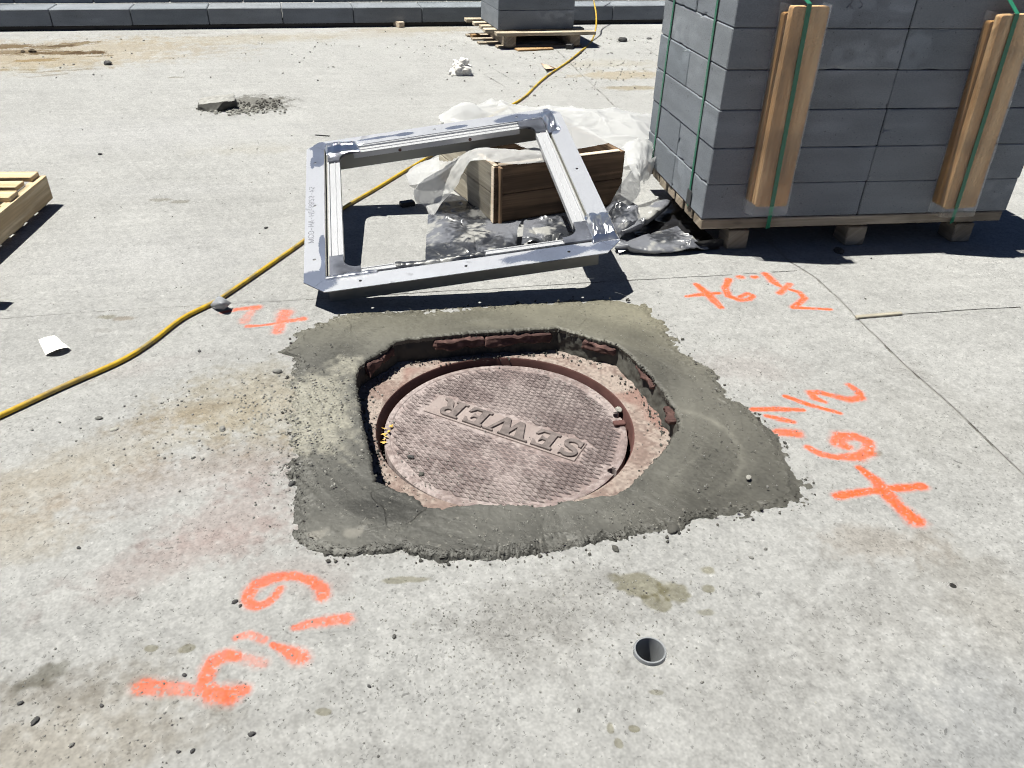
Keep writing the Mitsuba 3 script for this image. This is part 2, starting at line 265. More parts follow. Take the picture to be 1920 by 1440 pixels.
mat('rust_iron', lambda p, n, uv: C3(.10, .045, .04) * (.7 + .6 * fbm(p.x * 30, p.y * 30, p.z * 30, 3)), .8)
mat('dark_pit', (.015, .014, .013), .95)

# grey sawn stone
def stone_mat(key, k, tint):
    def f(p, n, uv):
        s = fbm(p.x * 3 + k, p.y * 3, p.z * 26, 3); b = fbm(p.x * 7 + k * 3, p.y * 7, p.z * 7, 2); g = noise(p.x * 300, p.y * 300, p.z * 300)
        h = smoothstep(.60, .8, fbm(p.x * 5 + k, p.y * 5 + 3, p.z * 12, 3))
        po = specks(p.x + p.y, p.z, 85, .10, .30, k + 2.0); sm = smoothstep(.58, .80, fbm(p.x * 2.3 + k, p.y * 2.3 + p.z * 1.2, p.z * 4, 3)) * smoothstep(.35, .65, noise(p.x * 24, p.y * 24, p.z * 24))
        return C3(*tint) * .92 * (1 - .4 * po) * (1 + .34 * sm + .26 * (s - .5) + .34 * (b - .5) + .30 * (g - .5) + .16 * h)
    mat(key, f, .72, lambda p, n, uv: .0006 * noise(p.x * 260, p.y * 260, p.z * 260) + .0009 * fbm(p.x * 30, p.y * 30, p.z * 60, 2), spec=.3)
for k, tint in enumerate([(.199, .218, .246), (.183, .202, .230), (.212, .230, .254), (.189, .211, .238)]): stone_mat(f'grey_stone_{"abcd"[k]}', k * 5.3, tint)
STONES = ['grey_stone_a', 'grey_stone_b', 'grey_stone_c', 'grey_stone_d']
mat('dark_bed', lambda p, n, uv: C3(.05, .047, .045) * (.6 + .8 * fbm(p.x * 12, p.y * 12, p.z * 12, 2)), .9)  # dark tone for the strip along the wall foot

def wood(key, a, b, dirt=0.0, knots=.5):
    def f(p, n, uv):
        g = fbm(uv.x * 2.2 + 1.1 * noise(uv.x * 3, uv.y * 20), uv.y * 46 + .6 * noise(uv.x * 5, uv.y * 5), 1, 3); g2 = noise(uv.x * 9, uv.y * 210, 3)
        c_ = mix(a, b, smoothstep(.30, .72, g)) * (.86 + .28 * g2)
        k = smoothstep(.90, .96, noise(uv.x * 6, uv.y * 24, 7)) * knots
        c_ *= 1 - .65 * k
        if dirt: c_ *= 1 - dirt * smoothstep(.35, .75, fbm(p.x * 9, p.y * 9, p.z * 9, 3))
        return c_
    mat(key, f, .75, lambda p, n, uv: .0007 * noise(uv.x * 8, uv.y * 190, 2), spec=.3)
wood('pine', (.50, .37, .215), (.62, .50, .33), .12)
wood('pine_grey', (.26, .215, .165), (.37, .315, .25), .35)
wood('pine_pale', (.40, .335, .25), (.52, .45, .345), .25)
wood('pack_plank', (.29, .165, .072), (.42, .275, .145), .30, .6)
wood('pack_dark', (.20, .10, .03), (.31, .17, .06), .2, .2)
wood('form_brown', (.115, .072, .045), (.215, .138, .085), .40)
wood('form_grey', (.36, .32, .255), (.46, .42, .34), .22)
wood('form_edge', (.58, .47, .36), (.70, .60, .48), .05)
mat('strap', (.018, .145, .085), .38, spec=.5)
mat('clip_steel', (.16, .17, .18), .4, metallic=.8)
mat('pvc', lambda p, n, uv: C3(.215, .225, .24) * (.85 + .3 * noise(p.x * 90, p.y * 90, p.z * 40)), .45)
mat('cord_yellow', lambda p, n, uv: mix((.52, .33, .02), (.30, .215, .07), smoothstep(.45, .75, fbm(p.x * 16, p.y * 16, 0, 3))) * (.8 + .35 * noise(p.x * 90, p.y * 90, p.z * 90)), .5)
mat('grey_tape', lambda p, n, uv: C3(.22, .23, .25) * (.75 + .5 * noise(p.x * 60, p.y * 60, p.z * 60)), .5)
mat('white_paper', (.74, .72, .69), .9)
mat('tan_paper', (.48, .36, .27), .9)
mat('leaf_yellow', (.62, .40, .10), .8)
mat('black_rubber', (.022, .022, .024), .55)
scene['poly_sheet'] = {'type': 'blendbsdf', 'weight': .68, 'a': {'type': 'thindielectric', 'int_ior': 1.5}, 'b': {'type': 'principledthin', 'base_color': rgb(.66, .665, .675), 'roughness': .28, 'diff_trans': .8, 'spec_trans': .1, 'eta': 1.5}}
scene['clear_film'] = {'type': 'blendbsdf', 'weight': .06, 'a': {'type': 'thindielectric', 'int_ior': 1.5}, 'b': {'type': 'principledthin', 'base_color': rgb(.8, .8, .8), 'roughness': .2, 'diff_trans': .8, 'spec_trans': .2, 'eta': 1.5}}
def film_col(p, n, uv):
    a = fbm(p.x * 11, p.y * 11, p.z * 11, 3); b = noise(p.x * 70, p.y * 70, p.z * 70)
    c_ = mix((.022, .024, .030), (.125, .130, .150), smoothstep(.36, .56, fbm(p.x * 5 + 3, p.y * 5, p.z * 5, 2) + .2 * (b - .5)))
    return mix(c_, (.26, .258, .25), smoothstep(.56, .68, a + .16 * (b - .5)))
mat('dusty_film', film_col, lambda p, n, uv: .16 + .4 * fbm(p.x * 11, p.y * 11, p.z * 11, 3), lambda p, n, uv: .0035 * dr.abs(2 * fbm(p.x * 17, p.y * 17, p.z * 17, 3) - 1) + .0014 * dr.abs(2 * noise(p.x * 60, p.y * 60, p.z * 60) - 1), spec=1.0)
mat('black_film', (.012, .012, .014), .3, lambda p, n, uv: .004 * fbm(p.x * 22, p.y * 22, p.z * 22, 3), spec=.6)

# metal of the access frame; uv carries the frame's own (u, v) in metres
FW, FD = 1.10, 1.074
def flange_col(p, n, uv):
    u, v = uv.x, uv.y
    b = fbm(u * 6, v * 6, 1, 3); st = noise(u * 14, v * 14, 4); f = noise(u * 240, v * 240, 2)
    c_ = C3(.315, .325, .36) * (1 + .12 * (b - .5) + .05 * (f - .5))
    w = (st - .5) * .8 + (b - .5) * .7
    zinc = mi.Float(0)
    w = (st - .5) * 1.5 + (b - .5) * 1.1 + (f - .5) * .2
    for cx, cy, rx, ry in ((-.498, .43, .022, .10), (-.525, .36, .010, .05), (-.40, .490, .13, .020), (-.30, .50, .10, .012), (-.515, -.475, .050, .055), (-.485, -.36, .010, .13), (.38, -.497, .20, .030), (.40, .490, .13, .022), (.495, .42, .018, .12), (-.13, .497, .030, .010), (.10, .490, .035, .010)):
        zinc = dr.maximum(zinc, smoothstep(1.15, .8, ell(u, v, cx, cy, rx, ry, 0) + w))
    c_ = c_ * (1 - zinc * .9) + C3(.070, .088, .140) * (.8 + .3 * st) * zinc * .9
    scuff = smoothstep(.80, .88, noise(u * 26 + v * 40, v * 16 - u * 22, 9)) * smoothstep(.5, .7, b)
    return c_ * (1 - .35 * scuff)
mat('flange_metal', flange_col, .42, lambda p, n, uv: .0012 * fbm(uv.x * 12, uv.y * 12, 2, 2), metallic=.35, spec=.5)
mat('corner_zinc', lambda p, n, uv: C3(.24, .252, .295) * (.35 + 1.1 * fbm(uv.x * 22, uv.y * 22, 1, 3)), .34, lambda p, n, uv: .0022 * fbm(uv.x * 22, uv.y * 22, 2, 2) + .0035 * fbm(uv.x * 9, uv.y * 9, 5, 2), metallic=.8)
mat('ledge_alu', lambda p, n, uv: C3(.40, .405, .425) * (.94 + .12 * fbm(uv.x * 9, uv.y * 9, 1, 2)), .38, metallic=.35)
mat('skirt_metal', lambda p, n, uv: C3(.30, .30, .285) * (.85 + .3 * fbm(p.x * 6, p.y * 6, p.z * 20, 2)), .5, metallic=.5)
mat('bright_foil', (.80, .81, .84), .16, lambda p, n, uv: .002 * fbm(uv.x * 30, uv.y * 30, 1, 2), metallic=.95)
mat('marker_ink', (.17, .175, .205), .7)

# ---------------------------------------------------------------- ground: slab with hole for the manhole, open joints and drain hole
INNER = [(-0.461, 1.999), (-0.369, 2.151), (-0.295, 2.173), (-0.11, 2.22), (0.064, 2.249), (0.14, 2.269), (0.221, 2.227), (0.336, 2.171), (0.365, 2.112), (0.413, 2.001), (0.444, 1.906), (0.463, 1.809), (0.461, 1.735), (0.431, 1.672), (0.384, 1.596), (0.295, 1.47), (0.259, 1.438), (0.174, 1.421), (0.087, 1.396), (-0.051, 1.39), (-0.19, 1.37), (-0.22, 1.406), (-0.326, 1.464), (-0.346, 1.528), (-0.395, 1.689), (-0.434, 1.818), (-0.464, 1.938)]
OUTER = [(-0.613, 2.294), (-0.557, 2.324), (-0.3, 2.372), (0.066, 2.445), (0.275, 2.488), (0.371, 2.503), (0.43, 2.486), (0.475, 2.464), (0.484, 2.405), (0.528, 2.253), (0.542, 2.134), (0.611, 2.023), (0.634, 1.887), (0.673, 1.835), (0.705, 1.732), (0.724, 1.663), (0.737, 1.583), (0.737, 1.521), (0.737, 1.445), (0.68, 1.405), (0.609, 1.396), (0.537, 1.378), (0.496, 1.374), (0.434, 1.362), (0.411, 1.333), (0.351, 1.32), (0.278, 1.303), (0.264, 1.282), (0.189, 1.275), (0.114, 1.247), (0.059, 1.233), (-0.023, 1.222), (-0.093, 1.222), (-0.142, 1.207), (-0.182, 1.223), (-0.232, 1.242), (-0.295, 1.218), (-0.374, 1.209), (-0.424, 1.227), (-0.466, 1.259), (-0.49, 1.307), (-0.499, 1.385), (-0.527, 1.453), (-0.542, 1.489), (-0.558, 1.574), (-0.589, 1.681), (-0.619, 1.781), (-0.655, 1.908), (-0.655, 2.017), (-0.683, 2.043), (-0.734, 2.066), (-0.706, 2.101), (-0.697, 2.219), (-0.66, 2.247)]
C0 = np.array([0.0, 1.83])
def radial(poly, th):
    P = np.array(poly); P = np.vstack([P, P[:1]]); L = LineString(P)
    q = np.array([L.interpolate(s).coords[0] for s in np.arange(0, L.length, .004)]) - C0
    a, r = np.arctan2(q[:, 1], q[:, 0]), np.hypot(q[:, 0], q[:, 1]); o = np.argsort(a); a, r = a[o], r[o]
    return np.interp(th, np.r_[a - 2 * np.pi, a, a + 2 * np.pi], np.r_[r, r, r])
NT = 1900
TH = np.linspace(-np.pi, np.pi, NT, endpoint=False); DIR = np.stack([np.cos(TH), np.sin(TH)], -1)
RI, RO = radial(INNER, TH), radial(OUTER, TH)
ring3 = V3(np.cos(TH) * 1.0, np.sin(TH) * 1.0, 0)
RIS = RI + .008 * (nz(ring3, 16, 3, 1) - .5); RI = RIS + .011 * (nz(ring3, 48, 3, 2) - .5)
RO = RO + .032 * (nz(ring3, 13, 3, 3) - .5) + .016 * (nz(ring3, 75, 3, 4) - .5)
mid = C0 + DIR * (RI + .55 * (RO - RI))[:, None]
def wob(pts, w, seed, step=.03):
    L = LineString(pts); s = np.arange(0, L.length, step); q = np.array([L.interpolate(a).coords[0] for a in s])
    d = np.gradient(q, axis=0); d /= np.linalg.norm(d, axis=1, keepdims=True); nrm = np.stack([-d[:, 1], d[:, 0]], -1)
    c_ = V3(s, seed * 3.3, 0); off = .006 * (nz(c_, 6, 3, seed) - .5) * 2; hw = w / 2 * (.35 + 1.3 * nz(c_, 22, 3, seed + 3))
    return Polygon(np.vstack([q + nrm * (off + hw)[:, None], (q + nrm * (off - hw)[:, None])[::-1]])).buffer(0)
joints = [wob([(1.322, 1.573), (1.274, 1.889), (1.231, 2.087), (1.206, 2.289), (1.151, 2.741), (1.089, 2.885), (1.052, 3.159), (0.654, 5.2), (0.459, 6.319), (0.286, 7.414)], .0080, 1), wob([(-1.74, 2.206), (-1.3, 2.314), (-0.734, 2.424)], .0022, 2), wob([(-0.728, 2.424), (-0.681, 2.435), (0.634, 2.704), (1.105, 2.796)], .0045, 7), wob([(1.18, 2.407), (1.341, 2.449), (1.842, 2.544)], .007, 3), wob([(-0.296, 6.247), (-0.103, 5.787)], .006, 4), wob([(-0.235, 6.455), (-0.049, 6.021)], .006, 5), wob([(1.108, 7.553), (1.182, 7.069)], .008, 6)]
PIPE = (0.283, 0.988); PR = .0325
HOLE2 = (0.961, 1.184)
hole = Polygon(mid).buffer(0)
jt = unary_union(joints)
slab = Polygon([(70 * math.cos(a), 70 * math.sin(a)) for a in np.linspace(0, 2 * np.pi, 64, endpoint=False)]).difference(unary_union([hole, jt, Point(PIPE).buffer(PR + .001), Point(HOLE2).buffer(.0075)]))
GROUND = thing('ground', 'pale grey concrete slab ground with dust, stains and saw-cut joints', kind='structure')
for g in getattr(slab, 'geoms', [slab]):
    if g.area > 1e-5: part(GROUND, 'slab', flat(g, 0), 'concrete', False)
part(GROUND, 'joint', flat(jt.buffer(.01).difference(hole), -.0030), 'joint_dirt', False)
hc = trimesh.creation.cylinder(radius=.0078, height=.06, sections=24); hc.apply_translation([*HOLE2, -.0305]); part(GROUND, 'drill_hole', hc, 'dark_pit')

# ---------------------------------------------------------------- mortar collar with bricks peeping out
t = np.r_[np.linspace(0, .12, 14), np.linspace(.14, .85, 40), np.linspace(.86, 1.03, 34)]
rr = RI[:, None] + (RO - RI)[:, None] * t
wt = np.clip((t - .80) / .12, 0, 1)[None, :]; q3 = V3(np.cos(TH)[:, None] * 1.0, np.sin(TH)[:, None] * 1.0, t[None, :] * 3.0)
rr = rr + wt * (.018 * (nz(q3, 30, 3, 31) - .5) + .010 * (nz(q3, 95, 2, 32) - .5))
XY = C0 + DIR[:, None] * rr[..., None]
P3 = V3(XY[..., 0], XY[..., 1], 0)
frontness = np.clip((1.75 - XY[..., 1]) / .3, 0, 1)
lm = np.clip((nz(ring3, 5, 2, 17) - .42) / .16, 0, 1) * np.clip(.45 - 1.1 * np.sin(TH) + .5 * (np.cos(TH) < -.6), .12, 1)     # where the edge is lumpy rather than feathered
edge = np.clip((RO[:, None] - rr) / (.050 - .030 * lm[:, None]), -.3, 1)
thick = .007 + .0045 * frontness * lm[:, None]
lum = nz(P3, 40, 3, 8)
Z = thick * np.sign(edge) * np.abs(edge) ** (1.25 - .8 * lm)[:, None] + .009 * (nz(P3, 5, 3, 9) - .5) + np.where(edge < 1, .012 * (lum - .5) * (1 - edge), 0) + .002 * (nz(P3, 60, 2, 3) - .5)
lip = np.clip((rr - RI[:, None]) / .012, 0, 1); Z -= .007 * (1 - lip) ** 2
Z += np.where(edge < 1.0, .010 * np.clip(nz(P3, 75, 2, 14) - .45, 0, 1), 0) * np.clip(edge, 0, 1); Z[:, -1] = -.012; Z[:, -2] = np.minimum(Z[:, -2], -.004)
walls = []
for k, z in enumerate(np.linspace(-.095, -.012, 16)):
    q = np.clip((-.03 - z) / .06, 0, 1)
    wl = np.clip((z + .030) / .02, 0, 1); rw = wl * RI + (1 - wl) * RIS + .004 - .012 * q * np.clip(np.cos(TH), 0, 1) + .016 * (nz(V3(np.cos(TH), np.sin(TH), z * 2.0), 15, 3, 11) - .5)
    w = C0 + DIR * rw[:, None]; walls.append(V3(w[:, 0], w[:, 1], z))
M_ = np.concatenate([np.stack(walls, 1), np.concatenate([XY, Z[..., None]], -1)], 1)
COLLAR = thing('mortar_collar', 'fresh grey mortar collar with ragged edges around the sunken sewer manhole', 'mortar collar')
cm = gridmesh(M_, True); cm.fix_normals()
nw = 15
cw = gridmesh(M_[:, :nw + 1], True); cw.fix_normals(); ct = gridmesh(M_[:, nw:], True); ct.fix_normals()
part(COLLAR, 'shaft_wall', cw, 'shaded_mortar', True); part(COLLAR, 'top', ct, 'mortar', True)
def brick_on(pa, pb, z0, z1, proud, rough=0):
    a, b = np.array(pa), np.array(pb); d = b - a; L = np.linalg.norm(d); n_ = np.array([-d[1], d[0]]) / L
    if (C0 - a) @ n_ < 0: n_ = -n_
    m = cbox(L, .09, z1 - z0, .005).subdivide().subdivide().subdivide(); m.vertices += (nz(m.vertices, 45, 3, int(L * 999))[:, None] - .5) * .020
    c_ = (a + b) / 2 + n_ * (proud - .046); A = math.atan2(d[1], d[0])
    part(COLLAR, 'brick', m, 'brick', 40, M=T().translate([c_[0], c_[1], (z0 + z1) / 2]).rotate([0, 0, 1], math.degrees(A)))
brick_on((-0.44, 2.014), (-0.38, 2.141), -.046, -.010, .0035)
brick_on((-0.253, 2.169), (-0.093, 2.207), -.042, -.008, .0025)
brick_on((-0.09, 2.211), (0.127, 2.257), -.044, -.009, .003)
brick_on((0.226, 2.224), (0.326, 2.167), -.040, -.012, .005)
brick_on((0.381, 2.079), (0.421, 1.959), -.028, -.012, .004)
brick_on((0.445, 1.861), (0.446, 1.787), -.034, -.014, .005)

# ---------------------------------------------------------------- cast iron ring and cover
RC, RR = np.array([-.0150, 1.838]), .372
RING = thing('manhole_ring', 'rusty dust-covered iron ring around the manhole cover', 'manhole frame')
a = np.linspace(0, 2 * np.pi, 400, endpoint=False)
rows = []
for r, z in [(.366, -.16), (.367, -.125), (.3700, -.086), (.3735, -.0815), (.378, -.080)] + [(r, -.080) for r in np.linspace(.39, .66, 26)]:
    q = V3(RC[0] + r * np.cos(a), RC[1] + r * np.sin(a), z)
    if r > .38: q[:, 2] += .014 * (nz(q, 13, 3, 2) - .5) * min(1, (r - .38) / .05) + .010 * max(0, (r - .44)) / .1 + .005 * (nz(q, 50, 2, 4) - .5) * min(1, (r - .38) / .03)
    rows.append(q)
R_ = np.stack(rows, 1)
part(RING, 'bore', gridmesh(R_[:, :4], True), 'rust_iron', True)
part(RING, 'flange', gridmesh(R_[:, 3:], True), 'ring_dust', True)
sd = trimesh.creation.cylinder(radius=.70, height=.01, sections=48); sd.apply_translation([*RC, -.175]); part(RING, 'seat', sd, 'dark_pit')
COVER = thing('manhole_cover', 'round iron sewer cover with raised lettering, dusty pinkish brown', 'manhole cover')
CC, CR, CZ = np.array([-.0135, 1.838]), .3535, -.100
disc = Point(CC).buffer(CR, 128)
for q, w in (((.281, 1.661), .013), ((.322, 1.925), .014)): disc = disc.difference(Point(q).buffer(w))
cv = extrude(disc, .035); cv.apply_translation([0, 0, CZ - .0375])
part(COVER, 'disc', cv, 'cover_dust', 30)
rim = gridmesh(np.stack([V3(CC[0] + r * np.cos(a), CC[1] + r * np.sin(a), z) for r, z in ((CR - .018, CZ - .0022), (CR - .016, CZ + .0005), (CR - .003, CZ + .0005), (CR - .0005, CZ - .004))], 1), True)
gone = [Point(q).buffer(w + .001) for q, w in (((.281, 1.661), .013), ((.322, 1.925), .014))]
keep = [not any(g.contains(Point(p[:2])) for g in gone) for p in rim.triangles_center]
rim.update_faces(np.array(keep)); rim.fix_normals(); part(COVER, 'rim', rim, 'cover_dust', True)
TD = np.array([-.253 - .194, 1.977 - 1.732]) * 1.0; TD = TD / np.linalg.norm(TD); TD = np.array([TD[0] * math.cos(.0384) - TD[1] * math.sin(.0384) * -1, TD[1] * math.cos(.0384) + TD[0] * math.sin(.0384) * -1]) if False else np.array([TD[0] * .99926 - TD[1] * .0384, TD[0] * .0384 + TD[1] * .99926]); TU = np.array([-TD[1], TD[0]])
PC = np.array([-.0220, 1.8482])           # centre of the lettered strip
loc = lambda x, y: PC + TD * x + TU * y
PL, PH = .494, .092
strip = Polygon([loc(sx * PL / 2, sy * PH / 2) for sx, sy in ((-1, -1), (1, -1), (1, 1), (-1, 1))])
st = extrude(strip, .003); st.apply_translation([0, 0, CZ - .0018]); part(COVER, 'strip', st, 'plate_dust', 30)
pads = []
PP, gap = .0172, .0042
ins = Point(CC).buffer(CR - .021).difference(strip.buffer(.005)).difference(unary_union([g.buffer(.004) for g in gone]))
A1, A2 = math.radians(-54), math.radians(-12)
d1, d2 = np.array([math.cos(A1), math.sin(A1)]), np.array([math.cos(A2), math.sin(A2)]); sn_ = abs(math.sin(A1 - A2))
s1, s2 = .0165 / sn_, .0130 / sn_          # steps along the two line directions
for i in range(-32, 33):
    for j in range(-40, 41):
        c_ = CC + d1 * s1 * i + d2 * s2 * j
        if ins.contains(Point(c_).buffer(.009)):
            m = trimesh.creation.box([1, 1, .0022]); k_ = np.where(m.vertices[:, 2] > 0, .34, .42); w = m.vertices.copy(); sg = np.sign(w[:, :2])
            m.vertices[:, :2] = c_ + (sg[:, :1] * k_[:, None]) * d1 * (s1 - .0012) + (sg[:, 1:2] * k_[:, None]) * d2 * (s2 - .0012); m.vertices[:, 2] = w[:, 2] + CZ + .0002 + .0005 * (rng.random() - .5) - .0011 * (rng.random() < .15) - .0022 * max(0, float(nz(np.array([c_[0], c_[1], 0]), 9, 2, 3)) - .52) * 4
            pads.append(m)
part(COVER, 'tread_pattern', trimesh.util.concatenate(pads), 'cover_pad', False, kind='stuff')
def letter(ch):
    """heavy slab-serif capitals in a 1 x 1 box"""
    B = lambda x0, y0, x1, y1: sbox(x0, y0, x1, y1)
    Q = lambda *p: Polygon(p)
    if ch == 'E':
        return unary_union([B(.10, 0, .36, 1), B(0, 0, .80, .13), B(0, .87, .78, 1), B(.3, .44, .60, .57), Q((.80, 0), (.86, .34), (.77, .34), (.60, .10)), Q((.78, 1), (.83, .70), (.75, .70), (.58, .90)), Q((.60, .30), (.60, .70), (.50, .55), (.50, .46))])
    if ch == 'R':
        bowl = Point(.48, .73).buffer(.27, 24).union(B(.3, .46, .48, 1)).difference(Point(.46, .73).buffer(.13, 16).union(B(.3, .61, .46, .85)))
        return unary_union([B(.10, 0, .36, 1), B(0, 0, .46, .10), B(0, .90, .4, 1), bowl, Q((.40, .50), (.64, .50), (.78, .16), (.92, .10), (.95, 0), (.68, -.02), (.56, .12))])
    if ch == 'W':
        return unary_union([Q((.05, 1), (.29, 1), (.44, 0), (.30, 0)), Q((.50, .95), (.60, .95), (.44, 0), (.32, 0)), Q((.42, 1), (.66, 1), (.81, 0), (.67, 0)), Q((.96, 1), (1.04, 1), (.80, 0), (.70, 0)), B(-.04, .92, .38, 1), B(.36, .92, .72, 1), B(.86, .92, 1.12, 1)])
    th = np.linspace(.15 * np.pi, 1.5 * np.pi, 30); up = np.stack([.44 + .30 * np.cos(th), .72 + .20 * np.sin(th)], -1)
    th2 = np.linspace(.5 * np.pi, -.85 * np.pi, 30); dn = np.stack([.44 + .32 * np.cos(th2), .27 + .20 * np.sin(th2)], -1)
    return unary_union([LineString(np.vstack([up, dn])).buffer(.095), Q((.66, .68), (.80, .66), (.80, 1), (.72, .96)), Q((.20, .33), (.06, .35), (.06, 0), (.14, .04))])
H = .080
for ch, x, w in zip('SEWER', (-.246, -.170, -.090, .054, .137), (.066, .080, .124, .080, .088)):
    from shapely import affinity
    s = affinity.affine_transform(letter(ch), [w, 0, 0, H, x, -H / 2])
    m = extrude(s.buffer(0), .0075)
    v = m.vertices.copy(); m.vertices[:, :2] = PC + v[:, :1] * TD + v[:, 1:2] * TU; m.vertices[:, 2] = v[:, 2] + CZ - .0005
    m.fix_normals(); part(COVER, 'letter', m, 'letter_iron', 30)

# ---------------------------------------------------------------- drain pipe
pipe = gridmesh(np.stack([V3(PIPE[0] + r * np.cos(a), PIPE[1] + r * np.sin(a), z) for r, z in ((.0312, -.30), (.0312, -.02), (.0315, .0045), (.0308, .0060), (.0280, .0060), (.0272, .0045), (.0270, -.06), (.0270, -.30))], 1), True)
pipe.fix_normals()
DP = thing('drain_pipe', 'grey plastic drain pipe end standing open in the slab, near the bottom of the picture', 'pipe')
part(DP, 'tube', pipe, 'pvc', 40)
bot = trimesh.creation.cylinder(radius=.031, height=.01, sections=40); bot.apply_translation([*PIPE, -.3]); part(DP, 'bottom', bot, 'dark_pit')

# ---------------------------------------------------------------- orange sprayed level marks
def spray(label, strokes, grow=1.42):
    """strokes: list of (points (x, y, width), strength)"""
    lines = [(np.array(p) * [1, 1, grow], s) for p, s in strokes]
    polys, rib = [], []
    for p, s in lines:
        L = LineString(p[:, :2]) if len(p) > 1 else Point(p[0, :2]); polys.append(L.buffer(p[:, 2].max() * 1.4))
    area = unary_union(polys); x0, y0, x1, y1 = area.bounds; h = .0035
    gx, gy = np.arange(x0 - h, x1 + h, h), np.arange(y0 - h, y1 + h, h)
    X, Y = np.meshgrid(gx, gy, indexing='ij'); q = np.stack([X.ravel(), Y.ravel()], -1)
    best, st = np.full(len(q), 9.0), np.zeros(len(q)); cov = np.zeros(len(q))
    for p, s in lines:
        for k in range(max(1, len(p) - 1)):
            A, B = p[k], p[min(k + 1, len(p) - 1)]; d = B[:2] - A[:2]; L2 = max(d @ d, 1e-9)
            t_ = np.clip(((q - A[:2]) @ d) / L2, 0, 1); w = (A[2] + (B[2] - A[2]) * t_) / 2
            dd = np.linalg.norm(q - A[:2] - t_[:, None] * d, axis=1) / w
            better = np.maximum(0, 2.0 - dd) * s > cov; cov = np.where(better, np.maximum(0, 2.0 - dd) * s, cov); best = np.where(better | (dd < best) & (cov == 0), dd, best); st = np.where(better, s, st)
    n, m = X.shape; i = np.arange(n * m).reshape(n, m)
    F = np.vstack([np.stack([i[:-1, :-1].ravel(), i[1:, :-1].ravel(), i[1:, 1:].ravel()], 1), np.stack([i[:-1, :-1].ravel(), i[1:, 1:].ravel(), i[:-1, 1:].ravel()], 1)])
    F = F[(best[F].min(1) < 2.2)]
    used = np.unique(F); re = np.full(n * m, -1); re[used] = np.arange(len(used))
    m_ = trimesh.Trimesh(np.c_[q[used], np.full(len(used), .0005)], re[F], process=False)
    whole('paint_mark', label, 'paint mark', m_, 'spray_paint', False, uv=np.c_[best, np.where(st > 0, st, .6)][used])
spray('orange sprayed marking of broad, partly faded strokes below the mortar collar, nearest the viewer', [
 ([(-0.375, 1.1, 0.0213), (-0.383, 1.122, 0.0215), (-0.413, 1.143, 0.0197), (-0.45, 1.154, 0.0176), (-0.491, 1.146, 0.0218), (-0.52, 1.125, 0.023), (-0.529, 1.098, 0.0213), (-0.522, 1.076, 0.0186), (-0.503, 1.068, 0.0162), (-0.485, 1.078, 0.0149), (-0.473, 1.096, 0.0151), (-0.467, 1.118, 0.0139)], 0.84),
 ([(-0.413, 1.019, 0.0118), (-0.38, 1.031, 0.0179), (-0.316, 1.045, 0.0213)], 0.75),
 ([(-0.519, 0.991, 0.0117), (-0.499, 0.999, 0.0143), (-0.463, 0.987, 0.0142)], 0.53), ([(-0.447, 0.977, 0.0096), (-0.415, 0.964, 0.0179), (-0.386, 0.95, 0.0266)], 0.84),
 ([(-0.454, 0.934, 0.0188), (-0.499, 0.946, 0.0189)], 0.35), ([(-0.506, 0.947, 0.0177), (-0.526, 0.95, 0.0209), (-0.546, 0.935, 0.0232), (-0.549, 0.905, 0.0222), (-0.545, 0.881, 0.0243), (-0.522, 0.866, 0.0271), (-0.492, 0.865, 0.0301), (-0.47, 0.876, 0.0188)], 0.84),
 ([(-0.656, 0.877, 0.0261), (-0.619, 0.875, 0.0242)], 0.69), ([(-0.619, 0.875, 0.0224), (-0.583, 0.874, 0.0212), (-0.548, 0.872, 0.0242)], 0.55)], 1.2)
spray('orange sprayed plus with an angular figure beside the yellow cord, left of the mortar collar', [
 ([(-0.98, 2.312, 0.012), (-0.937, 2.338, 0.0133), (-0.878, 2.355, 0.0212)], .82), ([(-0.887, 2.335, 0.0181), (-0.89, 2.284, 0.0208), (-0.89, 2.256, 0.0235)], .42),
 ([(-0.869, 2.223, 0.0128), (-0.83, 2.229, 0.0076), (-0.79, 2.244, 0.0099), (-0.752, 2.265, 0.0147), (-0.702, 2.285, 0.0172)], .85), ([(-0.773, 2.323, 0.033), (-0.771, 2.26, 0.0224), (-0.764, 2.194, 0.023)], .7)])
spray('orange sprayed plus six and a half inches in front of the strapped block stack', [
 ([(0.675, 2.646, 0.0149), (0.701, 2.567, 0.0248), (0.728, 2.462, 0.0155)], 1.0), ([(0.62, 2.542, 0.0101), (0.685, 2.563, 0.0189), (0.746, 2.577, 0.0117)], 1.0),
 ([(0.807, 2.696, 0.0181), (0.777, 2.626, 0.0163), (0.775, 2.556, 0.0174), (0.808, 2.525, 0.0158), (0.845, 2.532, 0.0144), (0.867, 2.563, 0.0131), (0.851, 2.581, 0.0132), (0.815, 2.551, 0.0116)], 1.0),
 ([(0.855, 2.719, 0.0198), (0.857, 2.721, 0.0198)], 1.0), ([(0.91, 2.725, 0.0183), (0.913, 2.727, 0.0183)], 1.0),
 ([(0.962, 2.757, 0.02), (0.972, 2.691, 0.0226), (0.987, 2.654, 0.0149)], 1.0), ([(1.03, 2.671, 0.0165), (0.97, 2.593, 0.0176)], .95),
 ([(1.017, 2.626, 0.0119), (1.047, 2.604, 0.0147), (1.052, 2.559, 0.016), (1.021, 2.517, 0.0158), (0.99, 2.48, 0.017), (1.045, 2.477, 0.0113), (1.118, 2.473, 0.0113)], 1.0)])
